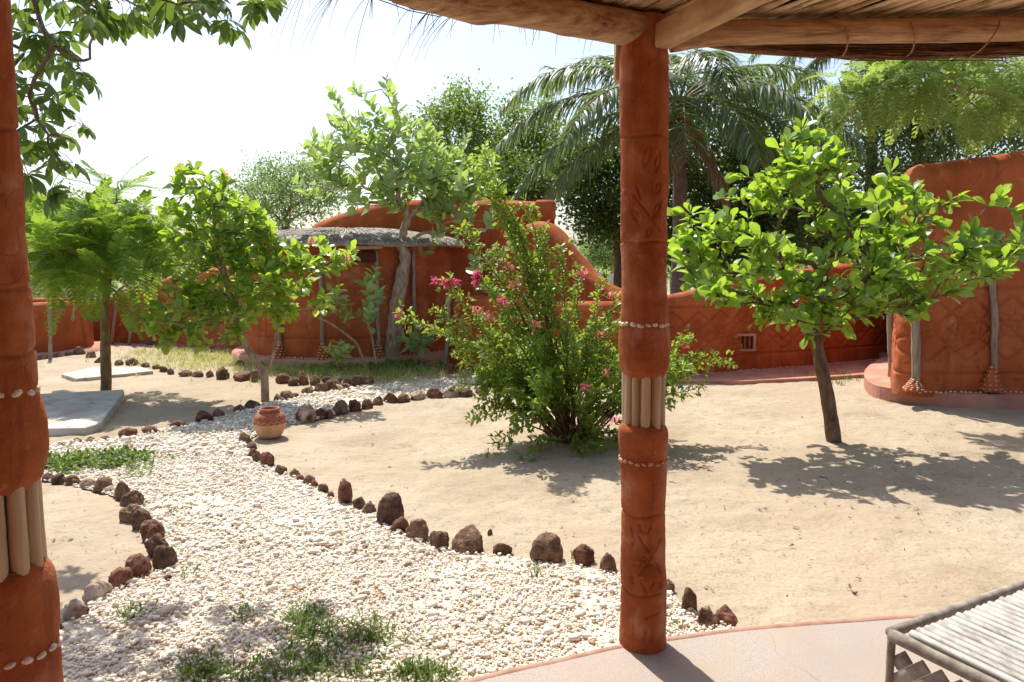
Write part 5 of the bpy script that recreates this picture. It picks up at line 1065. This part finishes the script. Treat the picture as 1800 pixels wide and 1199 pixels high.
for i, t in enumerate(tipsP):
    a = BUSH + np.array([r.normal(0, .07), r.normal(0, .07), -.02]); hd = t - a; L = np.linalg.norm(hd); mid = a + hd * .45 + np.array([0, 0, .22 * L * (.6 if hd[2] > .5 * L else 1)]) * r.uniform(.4, 1.0); P = spline([a, mid, t], max(10, int(L / .05)))
    P[1:-1] += r.normal(0, .006, P[1:-1].shape); V, F = tube(P, np.linspace(.011, .0025, len(P)), 5, False); st.add(V, F)
    s0 = .42 if i < len(ends) else .48; n = int(L * (1 - s0) / .0095)
    for j in range(n):
        u = s0 + (1 - s0) * (j / n) ** .85; x = u * (len(P) - 1); k = min(int(x), len(P) - 2); p = P[k] + (P[k + 1] - P[k]) * (x - k); tg_ = nrm(P[k + 1] - P[k]); av = 2.4 * j + r.uniform(-.3, .3)
        e1 = nrm(np.cross(tg_, [.2, .3, .9])); e2 = np.cross(tg_, e1); dd = nrm(tg_ * .55 + e1 * math.cos(av) + e2 * math.sin(av) + [0, 0, .25]); LP.append(p + dd * .004); LA.append(leaf_axes(dd, nrm(np.array([0, 0, 1.]) + r.normal(0, .45, 3)), r.uniform(-.4, .4)) * r.uniform(.042, .075) * (1.1 - .3 * u))
        if r.random() < .30:      # short side spur with a whorl
            sp = p + dd * r.uniform(.04, .09)
            for w_ in range(4): d2 = nrm(dd + r.normal(0, .7, 3)); LP.append(sp); LA.append(leaf_axes(d2, nrm(np.array([0, 0, 1.]) + r.normal(0, .5, 3))) * r.uniform(.038, .066))
st.build('stems', M['bark_brown'], bu); V, F = many(BT, BF, np.array(LA), np.array(LP)); o = mobj('foliage', V, F, M['leaf_bush'], bu); o['kind'] = 'stuff'; print('bush leaves', len(LP))
def flower(c, n, sp, size, mat, parent):
    P = c + np.clip(r.normal(0, 1, (n, 3)), -1.5, 1.5) * sp * .9; A = np.array([leaf_axes(nrm(r.normal(size=3) + [0, 0, .5])) * r.uniform(.7, 1.2) * size for _ in range(n)]); V, F = many(BT, BF, A, P); mobj('flower_cluster', V, F, mat, parent)
for (x, y, dz, n, sp, mt) in ((790, 497, .08, 170, (.055, .025, .018), 'pink'), (765, 494, .08, 30, (.015, .015, .012), 'pink'), (838, 490, .08, 150, (.024, .022, .045), 'pink'), (700, 552, -.12, 40, (.014, .014, .012), 'pink'), (860, 560, -.3, 36, (.03, .03, .03), 'salmon'), (882, 530, -.25, 34, (.03, .03, .025), 'pink'), (838, 545, -.2, 30, (.025, .025, .025), 'salmon'), (905, 500, -.2, 40, (.035, .03, .025), 'salmon'),
                              (1022, 482, -.1, 44, (.04, .03, .025), 'pink'), (942, 572, -.6, 30, (.025, .02, .02), 'salmon'), (1055, 590, -.5, 26, (.03, .02, .02), 'salmon'), (1028, 683, -.75, 18, (.02, .02, .015), 'pink'), (1065, 655, -.6, 16, (.02, .02, .015), 'salmon'), (895, 470, .0, 30, (.03, .03, .025), 'salmon'), (1075, 520, -.2, 26, (.03, .02, .02), 'salmon'), (1205, 610, .1, 12, (.015, .015, .015), 'pink')):
    flower(at(x, y, Yb_ + dz), n, np.array(sp) * .9, .038, M[mt], bu)
P = np.array([g(rng.normal(1075, 22), rng.normal(742, 5)) for _ in range(160)]) + [0, 0, .016]; A = np.array([leaf_axes(nrm(np.array([math.cos(a), math.sin(a), 0.1]))) * .032 for a in rng.uniform(0, 6.28, 160)]); V, F = many(BT, BF, A, P); o = mobj('fallen_petals', V, F, M['pink']); tag(o, 'pink fallen petals on the sand behind the bush', 'petals', kind='stuff')

# ------------------------------------------------------------------ coconut palms
def palm_tree(base, hub, r0, r1, fronds, label, L, coconuts=0, seed=1, ltw=.040):
    q = np.random.default_rng(seed); t_ = root('coconut_palm', tuple(base), label, 'palm'); P = spline([base + np.array([0, 0, -.1]), (base + hub) / 2 + np.array([.08, 0, 0]), hub], 40)
    R = np.linspace(r0, r1, 40) * (1 + .05 * np.sin(np.arange(40) * 2.2)); V, F = tube(P, R, 14, True, .015, 6); mobj('trunk', V, F, M['bark_palm'], t_)
    for (az, el, ln, sag) in fronds:
        az, el = rad(az), rad(el); n = 26; d = np.array([math.cos(az) * math.cos(el), math.sin(az) * math.cos(el), math.sin(el)]); p = hub + d * .08; pts = [p]
        for k in range(n): d = nrm(d + np.array([0, 0, -sag / n * (1 + 1.2 * k / n)])); p = p + d * L * ln / n; pts.append(p)
        pts = np.array(pts); V, F = tube(pts, np.linspace(.034, .006, n + 1), 6, True); fo = mobj('frond', V, F, M['twig'], t_)
        T, N, B = frames(pts); mb = MB(); nl = int(96 * q.uniform(.85, 1.1))
        for k in range(nl):
            u = .14 + .85 * k / nl; x = u * n; i = min(int(x), n - 1); pp = pts[i] + (pts[i + 1] - pts[i]) * (x - i); tg_ = T[i]; sd = nrm(np.cross(tg_, [0, 0, 1])); le = L * .25 * math.sin(math.pi * (.16 + .78 * u)) ** .8 * q.uniform(.85, 1.1)
            for s in (-1, 1):
                dd = nrm(tg_ * q.uniform(.35, .75) + sd * s * q.uniform(.6, .95) + np.array([0, 0, .10 + q.normal(0, .14)]) + q.normal(0, .07, 3)); c = pp.copy(); wv = nrm(np.cross(dd, [0, 0, 1]) + np.array([0, 0, q.normal(0, .4)])); prev = None; vs = []; dr = q.uniform(-.42, -.10)
                for m in range(5):
                    w_ = ltw * (.5, .95, .85, .55, .05)[m] * .5; vs += [c - wv * w_, c + wv * w_]; dd = nrm(dd + np.array([0, 0, dr - .10 * m])); c = c + dd * le / 4
                F = np.array([[0, 1, 3, 2], [2, 3, 5, 4], [4, 5, 7, 6], [6, 7, 9, 8]]); mb.add(np.array(vs), F)
        o = mb.build('leaflets', M['leaf_dead'] if el < rad(-40) else M['leaf_palm'], fo); o['kind'] = 'stuff'
    V0, F0 = lathe([(.001, -.11), (.05, -.095), (.085, -.04), (.095, .02), (.075, .07), (.04, .10), (.001, .115)], 14)
    for k in range(coconuts):
        a = q.uniform(3.4, 6.0); mobj('coconut', V0 * q.uniform(.8, 1.0) + hub + np.array([math.cos(a) * .23, math.sin(a) * .23, -.24 - .12 * (k % 4) + q.normal(0, .03)]), F0, M['coconut'], t_)
    return t_
Yp = 15.0; hub = at(1192, 185, Yp); basep = np.array([at(1188, 500, Yp)[0], Yp, 0])
frs = [(179, 40, 1.12, 1.15), (183, 20, 1.18, .95), (187, 0, 1.15, .85), (196, -16, 1.05, .6), (214, 24, .95, 1.2), (240, 38, .85, 1.7), (262, 12, .75, 1.4), (2, 42, 1.1, 1.2), (-4, 22, 1.15, 1.0), (-9, 3, 1.12, .85), (-14, -14, .95, .6), (322, 28, .95, 1.3), (298, 8, .8, 1.2), (32, 48, 1.0, 1.3), (90, 62, .9, 1.3), (150, 54, 1.0, 1.3), (280, 55, .8, 1.9), (225, -52, .55, .5), (335, -52, .6, .5)]
pt = palm_tree(basep, hub, .17, .13, frs, 'coconut palm with drooping grey green fronds behind the centre column', 3.5, 9, 31)
mb = MB(); q = np.random.default_rng(3)
for k in range(26):
    a = q.uniform(4.6, 6.6); P = [hub + np.array([.1, -.15, -.35])]; d = np.array([math.cos(a) * .8, math.sin(a) * .5, .1])
    for s in range(5): d = nrm(d + np.array([0, 0, -.35])); P.append(P[-1] + d * .10)
    mb.add(*tube(np.array(P), np.linspace(.014, .005, 6), 5, False))
mb.build('flower_stalk', M['spadix'], pt)
h2 = at(1530, 40, 20.0); palm_tree(np.array([h2[0] + .3, 20, 0]), h2, .17, .13, [(175, 25, 1, 1.1), (190, 0, 1, .9), (205, 40, 1, 1.4), (235, 15, .9, 1.2), (265, 10, .9, 1.2), (300, 15, .9, 1.2), (340, 20, 1, 1), (20, 30, 1, 1), (80, 45, 1, 1.2), (140, 40, 1, 1.1), (182, -25, .9, .6)], 'second palm half hidden by the lime feathery foliage', 3.4, 0, 37)

# ------------------------------------------------------------------ trees beyond the walls
DIA = (np.array([(0, 0, 0), (.32, .45, .10), (0, 1, 0), (-.32, .45, .10)]), np.array([[0, 1, 2, 3]]))
def far_tree(name, base, trunk_top, blobs, ntips, per, spread, size, mat, bark, label, r0=.16, seed=1, flat=1.0, rt=.008, inner=.4, start=3, group='trees beyond the walls', droop=0.0):
    q = np.random.default_rng(seed); base = np.array(base, float); t_ = root(name, tuple(base), label, 'tree', group); tk = trunk_path(base + [0, 0, -.1], trunk_top, (q.normal(0, .1), 0), 7); k_ = Skel(tk, r0, r0 * .5, start)
    tips = blob_tips(blobs, ntips, inner, seed); k_.reach(tips, .3, .25, .4, .04, q); lo, hi = k_.mesh(rt, .42, 5, 10, .02); lo.build('trunk', bark, t_); hi.build('branches', bark, t_)
    n = len(tips) * per; c = np.repeat(tips, per, 0) + q.normal(0, 1, (n, 3)) * spread * [1, 1, flat]; d = nrm(q.normal(size=(n, 3)) + [0, 0, .1 - droop]); up = nrm(q.normal(size=(n, 3)) * .7 + [0, 0, 1.]); x = nrm(np.cross(d, up)); nn = np.cross(x, d)
    S = q.uniform(*size, n); A = np.stack([x, d, nn], 2) * S[:, None, None]; V, F = many(DIA[0], DIA[1], A, c); o = mobj('crown', V, F, mat, t_, False); o['kind'] = 'stuff'; return t_
def B(px, Y): p = at(px, 500, Y); return (p[0], Y, 0.0)
Y = 17.5; far_tree('evergreen_tree', B(1310, Y), at(1310, 400, Y), [blob(1220, 380, Y, 80, 70, 1.2), blob(1300, 330, Y, 130, 90, 1.6), blob(1240, 250, Y, 110, 80, 1.4), blob(1370, 260, Y, 90, 90, 1.4), blob(1290, 420, Y, 110, 60, 1.3), blob(1400, 380, Y, 70, 80, 1.2)], 330, 95, .22, (.07, .14), M['leaf_dark'], M['bark_brown'], 'dense dark evergreen tree right of the centre column behind the palm', .2, 41)
Y = 19.0; far_tree('evergreen_tree', B(1085, Y), at(1085, 400, Y), [blob(1075, 340, Y, 80, 80, 1.3), blob(1120, 290, Y, 90, 70, 1.3), blob(1010, 290, Y, 60, 45, 1.0), blob(1060, 390, Y, 50, 40, .8)], 210, 85, .22, (.07, .14), M['leaf_dark'], M['bark_brown'], 'dense dark evergreen tree left of the centre column behind the palm', .16, 42)
Y = 20.0; far_tree('leafy_tree', B(800, Y), at(805, 330, Y), [blob(800, 235, Y, 55, 70, 1.2), blob(815, 195, Y, 45, 40, 1.0), blob(850, 290, Y, 60, 60, 1.2), blob(770, 300, Y, 45, 60, 1.0), blob(745, 215, Y, 22, 20, .4)], 170, 75, .20, (.06, .12), M['leaf_mid'], M['bark_brown'], 'mid green leafy tree rising above the tall wall', .14, 43)
Y = 21.0; far_tree('leafy_tree', B(930, Y), at(930, 330, Y), [blob(930, 220, Y, 65, 40, 1.2), blob(900, 260, Y, 60, 55, 1.2), blob(960, 290, Y, 60, 60, 1.2), blob(880, 320, Y, 50, 50, 1)], 170, 75, .2, (.06, .12), M['leaf_mid'], M['bark_brown'], 'bright leafy tree behind the left fronds of the palm', .14, 44)
Y = 16.0; far_tree('dark_shrub_tree', B(915, Y), at(915, 400, Y), [blob(915, 325, Y, 50, 38, .8), blob(880, 350, Y, 30, 22, .6), blob(950, 345, Y, 28, 22, .5)], 80, 85, .16, (.06, .11), M['leaf_dark'], M['bark_brown'], 'dark leafy crown just above the tall wall beside the hump', .10, 45)
Y = 23.0; far_tree('acacia_tree', B(500, Y), at(500, 410, Y), [blob(500, 340, Y, 110, 50, 1.8), blob(440, 350, Y, 70, 45, 1.4), blob(560, 320, Y, 60, 45, 1.2), blob(520, 295, Y, 70, 24, 1.2), blob(480, 400, Y, 110, 45, 1.5), blob(400, 390, Y, 50, 40, 1.2)], 260, 70, .26, (.05, .11), M['leaf_acacia'], M['bark_brown'], 'feathery grey green acacia spreading behind the hut', .16, 46, .45, inner=.2)
Y = 22.0; far_tree('acacia_tree', B(95, Y), at(95, 430, Y), [blob(90, 385, Y, 80, 55, 1.6), blob(160, 415, Y, 80, 55, 1.3), blob(40, 400, Y, 60, 70, 1.3), blob(100, 470, Y, 90, 40, 1.4), blob(240, 420, Y, 50, 40, 1.0)], 270, 80, .26, (.05, .11), M['leaf_acacia'], M['bark_brown'], 'feathery pale acacia at the far left behind the low round wall', .14, 47, .5, inner=.2)
Y = 24.0; far_tree('acacia_tree', B(290, Y), at(290, 450, Y), [blob(290, 450, Y, 110, 40, 1.6), blob(360, 430, Y, 80, 40, 1.4), blob(230, 455, Y, 70, 36, 1.3), blob(420, 450, Y, 70, 40, 1.3)], 190, 70, .26, (.05, .11), M['leaf_mid'], M['bark_brown'], 'low spreading tree between the feathery tree and the forked young tree', .12, 48, .5, inner=.2)
Y = 26.0; far_tree('olive_tree', B(1062, Y), at(1062, 460, Y), [blob(1062, 435, Y, 36, 34, .8), blob(1040, 455, Y, 24, 20, .6), blob(1090, 450, Y, 30, 34, .7)], 90, 60, .2, (.06, .12), M['leaf_acacia'], M['bark_brown'], 'small olive green tree in the gap beside the humped wall', .10, 49)
Y = 19.5; far_tree('leafy_tree', B(1560, Y), at(1560, 330, Y), [blob(1560, 270, Y, 110, 60, 1.6), blob(1680, 240, Y, 100, 60, 1.6), blob(1790, 200, Y, 90, 80, 1.6), blob(1480, 330, Y, 80, 60, 1.3), blob(1620, 170, Y, 120, 60, 1.5)], 260, 80, .24, (.07, .13), M['leaf_dark'], M['bark_brown'], 'dark leafy tree behind the building at the right', .18, 50)
Y = 18.5; far_tree('leafy_tree', B(1440, Y), at(1440, 420, Y), [blob(1450, 400, Y, 90, 60, 1.2), blob(1520, 400, Y, 70, 60, 1.2), blob(1200, 440, Y, 60, 30, .8)], 130, 80, .22, (.07, .13), M['leaf_dark'], M['bark_brown'], 'low dark tree behind the garden wall beyond the slender tree', .12, 51)
# distant scrub that closes the horizon
q = np.random.default_rng(8); n = 26000; X = q.uniform(-60, 60, n); Yy = q.uniform(38, 62, n); hh = 1.0 + .9 * (vnoise(np.stack([X, 0 * X, 0 * X], -1), .22, 3) + 1) ; Z = q.random(n) ** .8 * hh
d = nrm(q.normal(size=(n, 3))); up = nrm(q.normal(size=(n, 3))); x = nrm(np.cross(d, up)); A = np.stack([x, d, np.cross(x, d)], 2) * q.uniform(.25, .5, n)[:, None, None]
V, F = many(DIA[0], DIA[1], A, np.stack([X, Yy, Z], -1)); tag(mobj('distant_scrub', V, F, M['leaf_acacia'], None, False), 'distant grey green scrub along the horizon', 'scrub', kind='stuff')

# ------------------------------------------------------------------ grass, weeds and litter
def blades(name, pts, hgt, mat, label, n_per=6, wdt=.006, seed=1, lean=.5):
    q = np.random.default_rng(seed); T = np.repeat(pts, n_per, 0); n = len(T); T = T + np.c_[q.normal(0, .024, (n, 2)), np.zeros(n)]; a = q.uniform(0, 6.28, n); h = q.uniform(.25, 1.0, n) * np.repeat(q.uniform(.5, 1.15, n // n_per), n_per) * hgt; ln = q.uniform(.1, lean, n)
    tv = np.array([(-.5, 0, 0), (.5, 0, 0), (.35, .5, .18), (-.35, .5, .18), (.04, 1, .6), (-.04, 1, .6)]); tf = np.array([[0, 1, 2, 3], [3, 2, 4, 5]])
    d = nrm(np.stack([np.cos(a) * ln, np.sin(a) * ln, np.ones(n)], -1)); sd = np.stack([-np.sin(a), np.cos(a), 0 * a], -1); nn = np.cross(sd, d); A = np.stack([sd * wdt, d * h[:, None], nn * (h * ln * 1.1)[:, None]], 2)
    V, F = many(tv, tf, A, T); o = mobj(name, V, F, mat, None, False); tag(o, label, 'grass', kind='stuff'); return o
def creeping(pts, name, label, mat, size):
    n = len(pts) * 7; T = np.repeat(pts, 7, 0) + np.c_[q.normal(0, .03, (n, 2)), q.uniform(.01, .06, n)]; d = nrm(q.normal(size=(n, 3)) + [0, 0, .2]); up = nrm(q.normal(size=(n, 3)) * .5 + [0, 0, 1]); x = nrm(np.cross(d, up)); A = np.stack([x, d, np.cross(x, d)], 2) * q.uniform(*size, n)[:, None, None]
    V, F = many(BT, BF, A, T); tag(mobj(name, V, F, mat), label, 'ground cover', kind='stuff')
def scatter(cx, cy, sx, sy, n, q): return np.array([g(q.normal(cx, sx), max(500, q.normal(cy, sy))) for _ in range(n)])
q = np.random.default_rng(61)
pts = np.concatenate([scatter(530, 1100, 26, 16, 44, q), scatter(600, 1120, 50, 14, 34, q), scatter(540, 1180, 75, 20, 80, q), scatter(660, 1115, 25, 12, 18, q), scatter(380, 1190, 40, 12, 40, q), scatter(740, 1190, 40, 8, 40, q), scatter(230, 1080, 8, 14, 8, q), scatter(430, 1083, 6, 4, 5, q)])
blades('grass_tufts', pts, .085, M['grass'], 'green grass tufts in the shaded gravel at the bottom', 9, .0075, 1, 1.1)
creeping(pts[::3], 'low_weeds', 'low broad green weeds among the grass tufts at the bottom', M['creeper'], (.018, .034))
pts = np.concatenate([scatter(165, 816, 48, 8, 150, q), scatter(110, 822, 28, 6, 70, q), scatter(225, 805, 25, 5, 40, q)])
creeping(pts, 'creeping_plant', 'low green creeper on the gravel beside the left column', M['creeper'], (.03, .055))
pts = np.concatenate([scatter(300, 615, 55, 9, 170, q), scatter(390, 630, 60, 8, 200, q), scatter(520, 645, 60, 7, 190, q), scatter(640, 650, 60, 8, 230, q), scatter(720, 655, 40, 8, 120, q), scatter(600, 658, 90, 7, 160, q), scatter(240, 608, 20, 6, 50, q), scatter(280, 645, 50, 5, 50, q)])
pts = np.repeat(pts[pts[:, 1] < 13.2], 2, 0) + np.c_[q.normal(0, .12, (2 * (pts[:, 1] < 13.2).sum(), 2)), np.zeros(2 * (pts[:, 1] < 13.2).sum())]; blades('dry_grass', pts, .15, M['grass_dry'], 'thin yellow green grass at the foot of hut and walls', 8, .008, 2, .7)
pts = np.concatenate([scatter(560, 652, 30, 5, 50, q), scatter(690, 645, 34, 8, 110, q), scatter(640, 640, 20, 6, 50, q), scatter(265, 600, 14, 5, 30, q), scatter(700, 650, 40, 6, 60, q)]); creeping(pts[pts[:, 1] < 13], 'green_weeds', 'green weeds around the foot of the tan trunk', M['leaf_mid'], (.05, .10))
pts = np.concatenate([scatter(1450, 662, 40, 5, 26, q), scatter(1480, 668, 18, 5, 22, q)]); blades('wall_grass', pts, .16, M['grass'], 'small grass tuft at the foot of the garden wall', 7, .008, 3, .9)
pts = np.array([g(x, y) for x, y in zip(q.uniform(200, 1080, 900), q.uniform(760, 1150, 900))]); pts = pts[inpoly(pts[:, 0], pts[:, 1], PATH)]; k_ = vnoise(pts, 1.3, 4) > .22; pts = pts[k_]
blades('gravel_sprouts', pts, .035, M['grass'], 'tiny green sprouts scattered over the sunny gravel', 5, .005, 4, 1.4)
pts = np.concatenate([scatter(120, 790, 40, 6, 30, q), scatter(340, 800, 25, 5, 22, q), scatter(300, 890, 30, 22, 26, q), scatter(440, 760, 14, 14, 26, q), scatter(260, 755, 20, 5, 10, q), scatter(275, 760, 8, 6, 10, q)]); blades('path_weeds', pts, .06, M['grass'], 'small weeds growing along the path margins', 6, .006, 5, 1.2)
pts = np.array([g(x, y) for x, y in ((326, 1017), (330, 1013), (1187, 1107), (1193, 1104), (700, 938), (706, 934), (1017, 985), (945, 1018), (948, 1012))]) + [0, 0, .01]; blades('lone_sprigs', pts, .075, M['grass'], 'single fresh green sprigs among the edging stones', 6, .009, 6, .7)
n = 3000; xs = np.r_[q.uniform(60, 1800, 2000), q.normal(1560, 130, 1000)]; ys = np.r_[q.uniform(690, 1075, 2000), q.normal(810, 60, 1000)]; pts = np.array([g(x, max(700, y)) for x, y in zip(xs, ys)]); inn = inpoly(pts[:, 0], pts[:, 1], PATH); pts[inn, 2] += .012; ok = (~inn | (q.random(len(pts)) < .25)) & (pts[:, 1] > 3.35); pts = pts[ok] + [0, 0, .012]
a = q.uniform(0, 6.28, len(pts)); A = np.array([leaf_axes(nrm(np.array([math.cos(t), math.sin(t), q.normal(0, .25)])), nrm(np.array([q.normal(0, .4), q.normal(0, .4), 1]))) * s for t, s in zip(a, q.lognormal(-4.55, .55, len(pts)))]); V, F = many(BT, BF, A, pts); tag(mobj('leaf_litter', V, F, M['litter']), 'brown dry leaf bits scattered over sand and gravel', 'litter', kind='stuff')
for (x, y, s, lab) in ((500, 1048, .075, 'long reddish dry leaf lying on the gravel left of the column'), (345, 937, .05, 'small brown dry leaf on the gravel by the curved border'), (478, 965, .05, 'small tan dry leaf in the middle of the gravel'), (660, 1055, .055, 'curled brown dry leaf on the gravel near the grass tufts')):
    p = g(x, y) + [0, 0, .03]; V, F = leaf_t(lanc, 4, .5, .25, .05); A = leaf_axes(np.array([1, .15, .02])) * s; tag(mobj('dry_leaf', V @ A.T + p, F, M['clay_red'], origin=p), lab, 'leaf')
